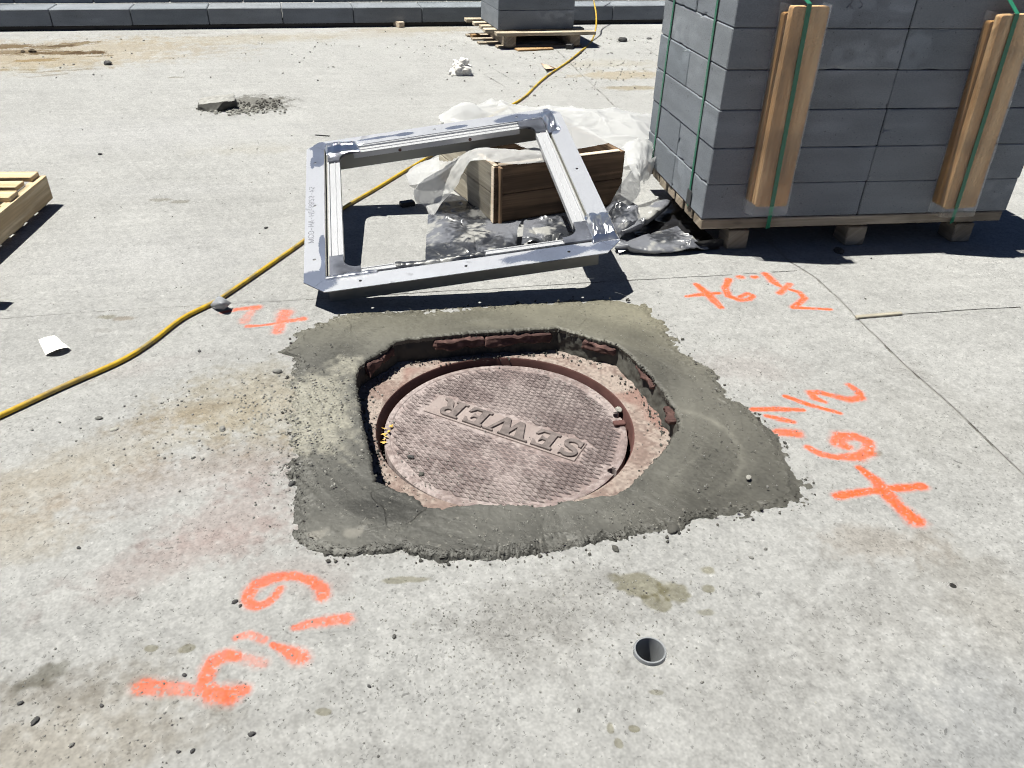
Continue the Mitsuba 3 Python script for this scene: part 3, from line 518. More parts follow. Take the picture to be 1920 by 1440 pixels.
spray('large orange sprayed plus six and a half inches reading sideways, right of the mortar collar', [
 ([(1.012, 1.977, 0.0132), (1.029, 1.94, 0.0154), (1.023, 1.908, 0.0176), (0.985, 1.896, 0.0175), (0.945, 1.914, 0.0153), (0.909, 1.931, 0.0154), (0.883, 1.928, 0.0177), (0.884, 1.901, 0.0164), (0.906, 1.881, 0.0116)], .95),
 ([(0.801, 1.904, 0.0117), (0.858, 1.863, 0.0127), (0.934, 1.826, 0.0102)], 1.0), ([(0.688, 1.831, 0.0125), (0.765, 1.837, 0.0148), (0.832, 1.836, 0.0103)], 1.0),
 ([(0.718, 1.801, 0.0101), (0.752, 1.788, 0.0157), (0.786, 1.775, 0.0112)], .95), ([(0.731, 1.724, 0.0197), (0.78, 1.721, 0.0229)], .9),
 ([(0.794, 1.659, 0.0149), (0.82, 1.631, 0.0158), (0.858, 1.62, 0.0147), (0.912, 1.625, 0.0242), (0.95, 1.648, 0.0233), (0.966, 1.693, 0.0194), (0.939, 1.717, 0.0218), (0.898, 1.714, 0.0272), (0.879, 1.684, 0.0247), (0.901, 1.667, 0.0192)], .92),
 ([(0.901, 1.579, 0.0134), (0.926, 1.529, 0.0202), (0.93, 1.494, 0.0278), (0.945, 1.433, 0.0213), (0.965, 1.387, 0.0284)], 1.0), ([(0.807, 1.466, 0.0177), (0.871, 1.483, 0.0158), (0.942, 1.498, 0.0169), (1.035, 1.513, 0.018)], 1.0)])

# ---------------------------------------------------------------- metal access frame leaning on the form box
Rf = np.array([[.97838, -.19811, -.05939], [.18145, .96002, -.21317], [.09924, .19779, .97521]])
Of = np.array([-.2687, 2.9277, .2353])
def fw(P):
    P = np.asarray(P, float); w = P[..., 2] + .017 * (P[..., 0] / (FW / 2)) * (P[..., 1] / FD + .5)
    return np.stack([P[..., 0], P[..., 1], w], -1) @ Rf.T + Of
FR = thing('access_frame', 'square galvanised metal hatch frame propped at a tilt behind the manhole', 'metal frame')
def fpart(name, mesh, m, smooth=30, label=None, sub=None):
    v, f = mesh.vertices, mesh.faces
    if sub: v, f = trimesh.remesh.subdivide_to_size(v, f, sub)
    uv = np.array(v)[:, :2].copy(); mm = trimesh.Trimesh(fw(v), f, process=False)
    return part(FR, name, mm, m, False, uv, label=label)
w, d = FW / 2, FD / 2
cl, cr_, cb = .070, .062, .050
outer = Polygon([(-w + cl, -d), (w - cr_, -d), (w, -d + cr_), (w, d - cb), (w - cb, d), (-w + cb, d), (-w, d - cb), (-w, -d + cl)])
i1 = .0735
holes = [Point(u, s * (d - .036)).buffer(.0055, 8) for s in (-1, 1) for u in (-.36, 0.0, .36)] + [Point(s * (w - .036), v).buffer(.0055, 8) for s in (-1, 1) for v in (-.34, 0.02, .36)]
fl = outer.difference(sbox(-w + i1, -d + i1, w - i1, d - i1)).difference(unary_union(holes))
# four mitred sides
q = [(-w, -d), (w, -d), (w, d), (-w, d)]
cen = [Polygon([(-w - .1, -d - .1), (w + .1, -d - .1), (w - .3, -d + .3), (-w + .3, -d + .3)]), Polygon([(w + .1, -d - .1), (w + .1, d + .1), (w - .3, d - .3), (w - .3, -d + .3)]), Polygon([(w + .1, d + .1), (-w - .1, d + .1), (-w + .3, d - .3), (w - .3, d - .3)]), Polygon([(-w - .1, d + .1), (-w - .1, -d - .1), (-w + .3, -d + .3), (-w + .3, d - .3)])]
for k, s in enumerate(cen):
    m = extrude(fl.intersection(s.buffer(-.0004)), .0035); m.apply_translation([0, 0, -.0035]); fpart('flange', m, 'flange_metal', sub=.25)
def bar(x0, y0, z0, x1, y1, z1):
    m = trimesh.creation.box([x1 - x0, y1 - y0, z1 - z0]); m.apply_translation([(x0 + x1) / 2, (y0 + y1) / 2, (z0 + z1) / 2]); return m
sk = .0718; hs = .101
for (x0, y0, x1, y1) in ((-w + sk, -d + sk, w - sk, -d + sk + .004), (-w + sk, d - sk - .004, w - sk, d - sk), (-w + sk, -d + sk + .0042, -w + sk + .004, d - sk - .0042), (w - sk - .004, -d + sk + .0042, w - sk, d - sk - .0042)):
    fpart('skirt', bar(x0, y0, -hs, x1, y1, -.0037), 'skirt_metal', False, sub=.25)
# groove floor, then inner ledge strips and corner pieces
i2, i3 = .0885, .137
fpart('groove', extrude(sbox(-w + sk + .0044, -d + sk + .0044, w - sk - .0044, d - sk - .0044).difference(sbox(-w + i2 + .02, -d + i2 + .02, w - i2 - .02, d - i2 - .02)), .002).apply_translation([0, 0, -.022]), 'skirt_metal', sub=.25)
cs = .15
def ledge(x0, y0, x1, y1, along, name='ledge', m='ledge_alu', dz=0, label=None):
    ms = [bar(x0, y0, -.0065 + dz, x1, y1, -.0025 + dz)]
    if along == 'x':
        s = 1 if y0 < 0 else -1; yi = y1 if s > 0 else y0; yo = y0 if s > 0 else y1
        ms += [bar(x0, min(yi, yi - s * .003), -.026 + dz, x1, max(yi, yi - s * .003), -.0063 + dz), bar(x0, min(yo, yo + s * .006), -.0027 + dz, x1, max(yo, yo + s * .006), .0045 + dz), bar(x0, min(yo + s * .026, yo + s * .030), -.0027 + dz, x1, max(yo + s * .026, yo + s * .030), .0005 + dz)]
    else:
        s = 1 if x0 < 0 else -1; xi = x1 if s > 0 else x0; xo = x0 if s > 0 else x1
        ms += [bar(min(xi, xi - s * .003), y0, -.026 + dz, max(xi, xi - s * .003), y1, -.0063 + dz), bar(min(xo, xo + s * .006), y0, -.0027 + dz, max(xo, xo + s * .006), y1, .0045 + dz), bar(min(xo + s * .026, xo + s * .030), y0, -.0027 + dz, max(xo + s * .026, xo + s * .030), y1, .0005 + dz)]
    fpart(name, trimesh.util.concatenate(ms), m, False, label, sub=.3)
cs2 = cs + .046; ledge(-w + i2, -d + cs2, -w + i3, d - cs2, 'y'); ledge(w - i3, -d + cs2, w - i2, d - cs2, 'y'); ledge(-w + cs2, d - i3, w - cs2, d - i2, 'x')
i3f = .112; ledge(-w + cs2, -d + .080, -.235, -d + i3f, 'x'); ledge(.075, -d + .080, w - cs2, -d + i3f, 'x')
def corner(sx, sy):
    g = .0008
    j2 = i2 if sy > 0 else .080; j3 = i3 if sy > 0 else .114
    sq = sbox(i2, j2, cs - g, cs - g); cut = sbox(i3, j3, 1, 1)
    L = sq.difference(cut).union(sbox(i3, j3, i3 + .05, j3 + .05).difference(Point(i3 + .05, j3 + .05).buffer(.05, 24)))
    L = L.union(sbox(i2, cs - .03, i3, cs + .045)).union(sbox(cs - .03, j2, cs + .045, j3))
    L = Polygon([((-w + x_) * sx * -1 if sx > 0 else -w + x_, (-d + y_) * sy * -1 if sy > 0 else -d + y_) for x_, y_ in L.buffer(0).exterior.coords]).buffer(0)
    m = extrude(L, .010); m.apply_translation([0, 0, -.0035])
    wall = extrude(L.buffer(0).boundary.buffer(.0016).intersection(L), .030); wall.apply_translation([0, 0, -.034])
    fpart('corner', m, 'corner_zinc', sub=.1)
for sx in (-1, 1):
    for sy in (-1, 1): corner(sx, sy)
# film-wrapped gap in the front ledge
uu, vv = np.meshgrid(np.linspace(-.237, .078, 70), np.linspace(0, 1, 22), indexing='ij')
ang = vv * 2.6 - .3
Pt = V3(uu, -d + .098 - .020 * np.cos(ang), -.016 + .020 * np.sin(ang)); Pt = Pt + (.012 * (nz(Pt, 26, 3, 5) - .5))[..., None] * [0, 1, 1]
fpart('tape_wrap', gridmesh(Pt), 'dusty_film', label='dusty film wrapped round the gap in the front ledge')
# crumpled foil over flange corners, bulged for glints; back ones added for highlights
def foil(u0, u1, v0, v1, seed, label, z=0.0):
    uu, vv = np.meshgrid(np.linspace(u0, u1, 50), np.linspace(v0, v1, 60), indexing='ij')
    q_ = V3(uu * 3.0, vv * .8, 0); e = np.minimum(np.minimum(uu - u0, u1 - uu) / .012, np.minimum(vv - v0, v1 - vv) / .02).clip(0, 1)
    h = z + .0012 + e * (.022 * np.sin(np.pi * (vv - v0) / (v1 - v0)) + .026 * np.abs(nz(q_, 11, 3, seed) - .5) + .006 * nz(q_ * 2, 14, 2, seed + 1))
    Pt = V3(uu + .006 * (nz(V3(uu * 0, vv, 0), 22, 2, seed) - .5) * 2, vv + .010 * (nz(V3(uu, vv * 0, 1), 22, 2, seed) - .5) * 2, h)
    fpart('foil_wrap', gridmesh(Pt), 'bright_foil', label=label)
foil(.455, .552, -.470, -.300, 3, 'shiny crumpled foil over the front right corner')
foil(.462, .515, .33, .50, 6, 'shiny foil strip added over the back right corner for its white highlight')
def bead(u0, v0, u1, v1, r, seed):  # half-round bead added and shaped to catch a sun glint
    n_ = 40; t_ = np.linspace(0, 1, n_); P_ = V3(u0 + (u1 - u0) * t_, v0 + (v1 - v0) * t_, .001 + 0 * t_); P_[:, :2] += .003 * (nz(P_ * 3, 18, 2, seed)[:, None] - .5)
    rr_ = r * (.7 + .6 * nz(P_, 60, 2, seed)); dirn = np.array([v0 - v1, u1 - u0, 0]); dirn = dirn / np.linalg.norm(dirn); an = np.linspace(0, np.pi, 9)
    fpart('glint_bead', gridmesh(P_[:, None] + rr_[:, None, None] * (np.cos(an)[None, :, None] * dirn + np.sin(an)[None, :, None] * np.array([0, 0, .7]))), 'bright_foil', label='bright bead added for its sun glint')
bead(-w + .075, -d + .074, -w + .25, -d + .076, .0095, 1); bead(-w + .10, d - .078, -w + .24, d - .078, .007, 2); bead(w - .077, d - .22, w - .077, d - .07, .0065, 3); bead(w - .077, -d + .08, w - .077, -d + .2, .006, 4); bead(w - .17, d - .077, w - .06, d - .077, .006, 5)
foil(-.470, -.330, .395, .462, 9, 'shiny crumpled foil added over the back left corner for its glints', .006)
# marker handwriting along the left side of the flange
txt = meshkit.text_mesh('MCO-HA-HI-P852-42', .024, .0003)
tv = txt.vertices.copy(); L0 = tv[:, 0].max(); tv[:, 0] *= .40 / L0
txt.vertices = np.stack([-w + .008 + .026 - tv[:, 1] * .9 + 0, -.235 + tv[:, 0], tv[:, 2] + .0003], -1); fpart('marker_text', txt, 'marker_ink')
for u, v in ((-.16, d - .134), (.14, d - .134)):
    m = trimesh.creation.icosphere(1, .008); m.apply_translation([u, v, -.018]); fpart('bolt', m, 'rust_iron')

# ---------------------------------------------------------------- timber form box
FO, FA = (-0.1, 3.184, 0.0), .466
FB = thing('form_box', 'open timber form box of brown boards under the metal frame', 'wooden box')
bw, bd, bh = .64, .62, .25
def fboard(name, L, W, Hh, x, y, z, spin, m, off):
    b, uv = board(L, W, Hh, .003, off); part(FB, name, b, m, 30 if False else False, uv, M=frame(FO, FA, x, y, z, spin=spin))
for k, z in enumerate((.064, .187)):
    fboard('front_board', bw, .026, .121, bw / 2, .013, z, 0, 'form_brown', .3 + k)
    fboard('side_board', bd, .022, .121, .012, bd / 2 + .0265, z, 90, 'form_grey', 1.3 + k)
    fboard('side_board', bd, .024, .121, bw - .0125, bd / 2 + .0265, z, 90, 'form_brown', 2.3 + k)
    fboard('back_board', bw - .05, .026, .121, bw / 2, bd - .016, z, 0, 'form_brown', 3.3 + k)
fboard('cleat', .25, .012, .040, .043, -.0065, .125, 0, 'form_brown', 5.0)
scene[FB + '__cleat']['to_world'] = frame(FO, FA, .022, -.0065, .124).rotate([0, 1, 0], 90).rotate([1, 0, 0], 90)
fboard('lit_end', .025, .003, .243, -.0014, .013, .1255, 90, 'form_edge', 7.0)  # pale plate: sunlit look of the board end put into the colour
fboard('cap', bw - .05, .0255, .006, bw / 2, .013, .2512, 0, 'form_edge', 6.0)
fboard('cap', .235, .0215, .006, .011, .12, .2512, 90, 'form_edge', 6.5)

# ---------------------------------------------------------------- milky plastic sheet draped over the box
def mid3(up, lo, bulge):
    up, lo = np.array(up), np.array(lo); m_ = (up + lo) / 2; m_[:, 2] += bulge; return np.stack([up, m_, lo], 1)
PS = thing('plastic_sheet', 'crumpled milky plastic sheet lying over and behind the timber form box', 'plastic sheet')
flapU = [(0.212, 3.25, 0.272), (0.082, 3.306, 0.285), (-0.053, 3.307, 0.285), (-0.172, 3.334, 0.278), (-0.285, 3.364, 0.215), (-0.405, 3.412, 0.12), (-0.466, 3.403, 0.06), (-0.445, 3.337, 0.02)]
flapL = [(0.205, 3.187, 0.262), (0.082, 3.218, 0.262), (-0.05, 3.19, 0.262), (-0.198, 3.224, 0.258), (-0.256, 3.22, 0.16), (-0.318, 3.284, 0.07), (-0.352, 3.259, 0.02), (-0.382, 3.254, 0.006)]
part(PS, 'flap', gridmesh(patch(mid3(flapU, flapL, .022), 110, 46, .008, 18, 2)), 'poly_sheet', True)
g1 = [(-0.22, 3.44, 0.22), (-0.359, 3.778, 0.11), (-0.486, 3.849, 0.05), (-0.56, 3.786, 0.006)]; g2 = [(-0.229, 3.295, 0.24), (-0.33, 3.596, 0.1), (-0.416, 3.586, 0.05), (-0.521, 3.644, 0.004)]
part(PS, 'flap', gridmesh(patch(mid3(g1, g2, .012), 60, 30, .006, 20, 4)), 'poly_sheet', True)
# part that lies on the slab behind, in folds, and over the back of the box
back = Polygon([(-0.478, 4.783), (-0.352, 5.101), (-0.162, 5.269), (0.081, 5.101), (0.252, 5.164), (0.458, 5.176), (0.834, 5.113), (0.772, 4.562), (0.688, 4.046), (0.571, 4.016), (0.461, 4.023), (0.292, 3.96), (-0.035, 3.972), (-0.13, 4.331)]).buffer(.05).buffer(-.03)
bxy = lambda u, v: (FO[0] + u * math.cos(FA) - v * math.sin(FA), FO[1] + u * math.sin(FA) + v * math.cos(FA))
back = back.union(Polygon([bxy(.27, .04), bxy(.50, .05), bxy(.64, .12), bxy(.68, .75), bxy(.22, .75)]))
x0, y0, x1, y1 = back.bounds; hh = .009
X, Y = np.meshgrid(np.arange(x0, x1, hh), np.arange(y0, y1, hh), indexing='ij')
q_ = V3(X, Y, 0)
warp = q_ + .12 * (np.stack([nz(q_, 3, 2, 1), nz(q_, 3, 2, 2), nz(q_, 3, 2, 3)], -1) - .5)
rid = (1 - np.abs(2 * nz(warp, 2.6, 3, 21) - 1)); rid2 = (1 - np.abs(2 * nz(warp * [1, 1.6, 1], 7, 3, 22) - 1))
inside = shapely.contains_xy(back, X, Y); dist = shapely.distance(shapely.points(X, Y), back.exterior)
Zs = .010 + .055 * np.clip(rid - .55, 0, 1) * np.clip(dist / .12, .12, 1) * 2.0 + .008 * np.clip(rid2 - .5, 0, 1) * 2 * np.clip(dist / .06, .2, 1)
Zs = Zs + np.maximum(creases(X, Y, 70, 5, .030, .022), -.008)
ca, sa = math.cos(FA), math.sin(FA); bx = (X - FO[0]) * ca + (Y - FO[1]) * sa; by = -(X - FO[0]) * sa + (Y - FO[1]) * ca
ob = np.maximum(np.maximum(-bx, bx - bw - .02), np.maximum(-(by - .06 - .08 * bx), by - bd - .02)).clip(0)
Zs = np.where(by > .02, np.maximum(Zs, .252 - 1.5 * ob + .008 * rid2 + .5 * np.maximum(creases(X, Y, 70, 5, .030, .022), -.008) - .03 * np.exp(-((bx - .3) / .2) ** 2 - ((by - .3) / .2) ** 2)), Zs); sink = (by > .035) & (by < .27) & (bx > .02) & (bx < bw - .02)
hump = np.exp(-(((X - -0.307) / .16) ** 2 + ((Y - 4.811) / .06) ** 2)) * .075; Zs = Zs + hump
i = np.arange(X.size).reshape(X.shape)
F = np.vstack([np.stack([i[:-1, :-1].ravel(), i[1:, :-1].ravel(), i[1:, 1:].ravel()], 1), np.stack([i[:-1, :-1].ravel(), i[1:, 1:].ravel(), i[:-1, 1:].ravel()], 1)])
ok = (inside & ~((by < .06 + .08 * bx) & (bx > -.05) & (bx < bw + .05))).ravel(); F = F[ok[F].all(1)]
bs = trimesh.Trimesh(np.stack([X.ravel(), Y.ravel(), Zs.ravel()], -1), F, process=False); bs.remove_unreferenced_vertices()
part(PS, 'spread', bs, 'poly_sheet', True)
t1 = [(0.446, 3.463, 0.262), (0.464, 3.433, 0.262), (0.471, 3.383, 0.235), (0.49, 3.332, 0.2), (0.514, 3.296, 0.175)]; t2 = [(0.622, 3.643, 0.24), (0.602, 3.542, 0.215), (0.573, 3.447, 0.19), (0.547, 3.372, 0.17), (0.525, 3.297, 0.168)]
part(PS, 'twist', gridmesh(patch(mid3(t1, t2, .03), 50, 26, .008, 22, 7)), 'poly_sheet', True)
t1 = [(0.51, 3.364, 0.2), (0.472, 3.397, 0.15), (0.447, 3.414, 0.09), (0.425, 3.427, 0.03), (0.438, 3.439, 0.006)]; t2 = [(0.517, 3.306, 0.2), (0.535, 3.345, 0.15), (0.541, 3.38, 0.09), (0.512, 3.4, 0.03), (0.465, 3.386, 0.006)]
part(PS, 'twist', gridmesh(patch(mid3(t1, t2, .035), 50, 30, .006, 22, 9)), 'poly_sheet', True)
t1 = [(0.527, 3.338, 0.19), (0.547, 3.39, 0.15), (0.557, 3.394, 0.115)]; t2 = [(0.638, 3.58, 0.2), (0.629, 3.58, 0.16), (0.579, 3.454, 0.115)]
part(PS, 'twist', gridmesh(patch(mid3(t1, t2, .02), 30, 24, .006, 26, 11)), 'poly_sheet', True)

# ---------------------------------------------------------------- dusty silver building film on the ground
BF = thing('building_film', 'dusty grey and black building film crumpled on the slab beneath the metal frame', 'plastic film')
def filmpatch(rows, n, m_, wr, seed, flatten=1.0):
    C = np.array(rows); C[..., 2] *= flatten; P_ = patch(C, int(n * 1.5), int(m_ * 1.5), wr * .55, 9, seed); P_[..., 2] += np.maximum(creases(P_[..., 0], P_[..., 1], 34, seed, .016, .012), -.012); P_[..., 2] = np.maximum(P_[..., 2], .002); return gridmesh(P_)
part(BF, 'fold', filmpatch([[(-0.389, 3.25, 0.01), (-0.272, 3.169, 0.03), (-0.142, 3.068, 0.045), (0.019, 3.067, 0.06)], [(-0.375, 3.082, 0.02), (-0.256, 2.976, 0.05), (-0.126, 2.953, 0.05), (0.006, 2.97, 0.07)], [(-0.361, 2.913, 0.02), (-0.245, 2.837, 0.04), (-0.11, 2.824, 0.05), (-0.001, 2.918, 0.05)], [(-0.343, 2.706, 0.01), (-0.232, 2.671, 0.03), (-0.115, 2.728, 0.03), (0.001, 2.861, 0.02)]], 100, 90, .008, 3), 'dusty_film', True)
part(BF, 'fold', filmpatch([[(0.029, 3.139, 0.03), (0.113, 3.125, 0.05), (0.207, 3.196, 0.04)], [(0.026, 2.982, 0.05), (0.122, 3.007, 0.05), (0.22, 3.081, 0.04)], [(0.021, 2.905, 0.02), (0.132, 2.928, 0.03), (0.244, 3.011, 0.02)]], 70, 60, .008, 5), 'dusty_film', True)
part(BF, 'fold', filmpatch([[(0.396, 3.356, 0.02), (0.441, 3.359, 0.05), (0.489, 3.282, 0.06)], [(0.392, 3.099, 0.05), (0.439, 3.06, 0.09), (0.511, 3.104, 0.08)], [(0.418, 3.002, 0.02), (0.458, 3.034, 0.05), (0.517, 3.148, 0.04)]], 60, 60, .007, 8), 'dusty_film', True)
part(BF, 'roll', filmpatch([[(0.436, 3.203, 0.04), (0.529, 3.245, 0.075), (0.613, 3.332, 0.085), (0.683, 3.401, 0.07)], [(0.425, 3.001, 0.085), (0.516, 3.062, 0.11), (0.603, 3.182, 0.11), (0.678, 3.352, 0.08)], [(0.445, 3.033, 0.05), (0.538, 3.096, 0.07), (0.629, 3.255, 0.06), (0.686, 3.381, 0.06)], [(0.449, 3.132, 0.02), (0.553, 3.213, 0.03), (0.64, 3.337, 0.03), (0.692, 3.437, 0.04)]], 100, 60, .007, 11, .75), 'dusty_film', True)
part(BF, 'fold', filmpatch([[(0.399, 3.023, 0.02), (0.482, 3.023, 0.06), (0.574, 3.063, 0.07), (0.682, 3.153, 0.06)], [(0.391, 2.919, 0.04), (0.49, 2.92, 0.07), (0.599, 2.948, 0.08), (0.721, 3.019, 0.06)], [(0.401, 2.913, 0.02), (0.501, 2.895, 0.04), (0.622, 2.902, 0.05), (0.761, 2.968, 0.05)], [(0.409, 2.895, 0.005), (0.507, 2.912, 0.01), (0.628, 2.92, 0.02), (0.778, 2.951, 0.03)]], 120, 80, .008, 14, .45), 'dusty_film', True)
part(BF, 'underside', filmpatch([[(0.459, 3.281, 0.006), (0.611, 3.367, 0.008), (0.729, 3.553, 0.01)], [(0.497, 3.1, 0.006), (0.641, 3.166, 0.008), (0.791, 3.235, 0.01)], [(0.478, 2.935, 0.004), (0.65, 2.933, 0.006), (0.831, 2.979, 0.006)]], 40, 40, .010, 16), 'black_film', True)
part(BF, 'underside', filmpatch([[(-0.382, 3.465, 0.006), (-0.275, 3.512, 0.008), (-0.102, 3.183, 0.006)], [(-0.383, 3.306, 0.006), (-0.258, 3.279, 0.008), (-0.1, 3.147, 0.006)], [(-0.383, 3.215, 0.004), (-0.226, 3.161, 0.006), (-0.065, 3.118, 0.004)]], 40, 40, .012, 18), 'dusty_film', True)
lipU = [(0.628, 2.929, 0.03), (0.709, 2.937, 0.045), (0.782, 2.94, 0.06), (0.833, 2.963, 0.05)]; lipL = [(0.635, 2.947, 0.004), (0.718, 2.954, 0.006), (0.796, 2.967, 0.01), (0.842, 2.98, 0.02)]
part(BF, 'curl', gridmesh(patch(mid3(lipU, lipL, .0), 40, 20, .006, 20, 20)), 'black_film', True)

# ---------------------------------------------------------------- yellow cord
cz = .0085
cord = [(-1.415, 1.61), (-1.369, 1.677), (-1.323, 1.75), (-1.246, 1.866), (-1.171, 1.977), (-1.119, 2.129), (-1.084, 2.263), (-1.03, 2.363), (-1.0, 2.443), (-0.931, 2.661), (-0.888, 2.802), (-0.856, 2.911), (-0.775, 3.276), (-0.678, 3.542), (-0.574, 3.828), (-0.484, 4.058), (-0.37, 4.385), (-0.24, 4.759), (-0.106, 5.148), (-0.026, 5.342), (0.11, 5.867), (0.216, 6.264), (0.346, 6.669), (0.538, 7.354), (0.646, 7.829)]
pts = [(x_, y_, cz + .010 * max(0, math.sin(k * 2.1)) * (k % 3 == 0)) for k, (x_, y_) in enumerate(cord)]
e_ = pts[-1]
pts += [(e_[0] + .035, e_[1] + .16, .05), (e_[0] + .05, e_[1] + .45, .20), (e_[0] + .03, e_[1] + .62, .30), (e_[0] + .05, e_[1] + .80, .36), (e_[0] + .2, e_[1] + 1.3, .37)]
whole('extension_cord', 'yellow extension cord trailing across the slab from the left edge to the far pallet', 'cord', tube(pts, .0078), 'cord_yellow', True)
tp = [[(-1.037, 2.351, 0.004), (-1.013, 2.341, 0.03), (-1.008, 2.374, 0.03)], [(-1.007, 2.322, 0.01), (-0.978, 2.3, 0.042), (-0.975, 2.344, 0.034)], [(-0.981, 2.323, 0.004), (-0.962, 2.317, 0.02), (-0.963, 2.356, 0.014)]]
whole('tape_flap', 'bent grey rubber flap lying over the yellow cord', 'rubber flap', gridmesh(patch(tp, 24, 24, .003, 30, 3)), 'grey_tape', True)

# ---------------------------------------------------------------- strapped stack of grey blocks on the right
SO, SA = (.722, 2.932, 0), .1569
Z0, HC, SLn, SD = .145, .1387, 1.330, .775
PALR = thing('pallet', 'weathered timber pallet carrying the tall strapped stack of grey blocks on the right', 'pallet', 'pallets')
S = lambda x, y, z, **k: frame(SO, SA, x, y, z, **k)
for k, y in enumerate(np.linspace(.046, .73, 7)):
    b, uv = board(SLn - .022, .088, .040, .003, k * .7); part(PALR, 'deck_board', b, 'pine_grey', False, uv, M=S(SLn / 2 - .006 + .004 * math.sin(k * 3), y, Z0 - .0225))
for x in (.185, .70, 1.185):
    b, uv = board(.70, .085, .018, .003, x); part(PALR, 'stringer', b, 'pine_grey', False, uv, M=S(x, .39, Z0 - .0525, spin=90))
    for y in (.078, .39, .70):
        b, uv = board(.10, .085, .082, .004, x + y); part(PALR, 'foot', b, 'pine_grey', False, uv, M=S(x, y, .0415, spin=90))
ORD = ['bottom', 'second', 'third', 'fourth', 'fifth', 'sixth']
def chip(m, k):
    """nick a few edges and corners of a stone"""
    v, f = trimesh.remesh.subdivide_to_size(m.vertices, m.faces, .045); h = np.abs(v).max(0)
    near = np.sort(h - np.abs(v), axis=1)[:, 1]                   # distance to the nearest edge
    n_ = nz(v + k * 3.7, 34, 3, k); cut = np.clip(n_ - .66, 0, 1) * np.where(near < .008, 1, 0) * .028
    return trimesh.Trimesh(v - np.sign(v) * cut[:, None] * (h - np.abs(v) < .02), f, process=False)
def block(L, W, Hh, x, y, z, label, k, M_f, group):
    jr = np.random.default_rng(k + 77).random(3); m = cbox(L - .001 - .005 * jr[0], W - .003, Hh - .0006 - .0022 * jr[1], .0022 + .002 * jr[2]); m = chip(m, k)
    whole('stone_block', label, 'stone block', m, STONES[k % 4], 30, M=M_f(x + .0015 * math.sin(k * 5.1), y + .002 * math.cos(k * 3.7), z + Hh / 2), group=group)
kk = 0
GR = 'grey blocks of the strapped stack'
for c_ in range(6):
    z = Z0 + c_ * HC
    for s, (xa, xb) in enumerate(((0, .6617), (.6617, SLn))):
        side = ('left', 'right')[s]
        if c_ in (2, 4): block(xb - xa, SD, HC, (xa + xb) / 2, SD / 2, z, f'deep grey block in the {ORD[c_]} course from the bottom of the strapped stack, {side} half', kk, S, GR); kk += 1
        else:
            block(xb - xa, .380, HC, (xa + xb) / 2, .190, z, f'grey block in the {ORD[c_]} course from the bottom of the strapped stack, front {side}', kk, S, GR); kk += 1
            block(xb - xa, SD - .380, HC, (xa + xb) / 2, .380 + (SD - .380) / 2, z, f'grey block in the {ORD[c_]} course from the bottom of the strapped stack, back {side}', kk, S, GR); kk += 1
TOP = Z0 + 6 * HC
def bundle(pts, z0, z1, dx_top, label, seed):
    """pair of planks packed against the front of the stack; pts: x0, x1 at the foot"""
    key = thing('plank_bundle', label, 'planks', 'film-wrapped plank pairs under the straps')
    xc, wd, L = (pts[0] + pts[1]) / 2, pts[1] - pts[0], z1 - z0; lean = math.degrees(math.atan2(dx_top, L))
    for q, (y, o, m) in enumerate(((-.0185, -.010, 'pack_dark'), (-.0545, 0, 'pack_plank'))):
        L_, W_ = L - .03 * (q == 0), wd - .006; b = trimesh.creation.extrude_polygon(sbox(-L_ / 2, -W_ / 2, L_ / 2, W_ / 2).buffer(-.009).buffer(.009, 6), .034, engine='earcut'); b.apply_translation([0, 0, -.017]); uv = np.stack([b.vertices[:, 0] + seed + q, b.vertices[:, 1] + b.vertices[:, 2] * 1.2 + seed + q], -1); part(key, 'plank', b, m, False, uv, M=S(xc + o + dx_top / 2, y, (z0 + z1) / 2 - .01 * (q == 0)).rotate([0, 1, 0], lean - 90).rotate([1, 0, 0], 90))
    aa = np.linspace(0, 1, 70); zz = np.linspace(-.035, L + .006, 60)
    prof = np.array([(-.014, -.002), (-.016, -.040), (-.003, -.0745), (wd * .5, -.0775), (wd + .003, -.0745), (wd + .006, -.040), (wd + .004, -.002)])
    dl = np.r_[0, np.cumsum(np.linalg.norm(np.diff(prof, axis=0), axis=1))]; pr = np.stack([np.interp(aa * dl[-1], dl, prof[:, k]) for k in (0, 1)], -1)
    Pw = V3(pr[None, :, 0] + pts[0] + dx_top * (zz / L)[:, None], pr[None, :, 1] + 0 * zz[:, None], z0 + zz[:, None] + 0 * aa)
    rp = nz(Pw * [1, 1, .35] + seed, 34, 3, seed); Pw = Pw + np.stack([.5 * (rp - .5), -np.abs(rp - .5), 0 * rp], -1) * .010
    part(key, 'plastic_wrap', gridmesh(Pw), 'clear_film', True, M=S(0, 0, 0))
bundle((.176, .311), .218, .916, -.006, 'film-wrapped pair of yellowish planks strapped against the stack front, on the left', 1)
bundle((.978, 1.118), .190, .896, -.030, 'film-wrapped pair of yellowish planks strapped against the stack front, near the right frame edge', 2)
def strapline(pts, wdt, nrm, label):
    P = np.array(pts, float); ms = []
    for a_, b_ in zip(P[:-1], P[1:]):
        d_ = b_ - a_; L = np.linalg.norm(d_); d_ /= L; s_ = np.cross(nrm, d_); s_ /= np.linalg.norm(s_); n_ = np.cross(d_, s_)
        m = trimesh.creation.box([L + .001, wdt, .0012]); m.vertices = m.vertices @ np.stack([d_, s_, n_]) + (a_ + b_) / 2; ms.append(m)
    key = thing('strap', label, 'strap', 'green plastic straps'); part(key, 'band', trimesh.util.concatenate(ms), 'strap', False, M=S(0, 0, 0)); return key
F0, F1 = (0, -1, 0), (-1, 0, 0)
y_ = -.0800
strapline([(*(0.284, 0.102)[:1], -.006, (0.284, 0.102)[1]), (.2435, y_, .225), (.223, y_, .925), (.2225, -.003, TOP - .03), (.2225, -.003, TOP)], .0165, F0, 'green plastic strap over the left pair of wrapped planks')
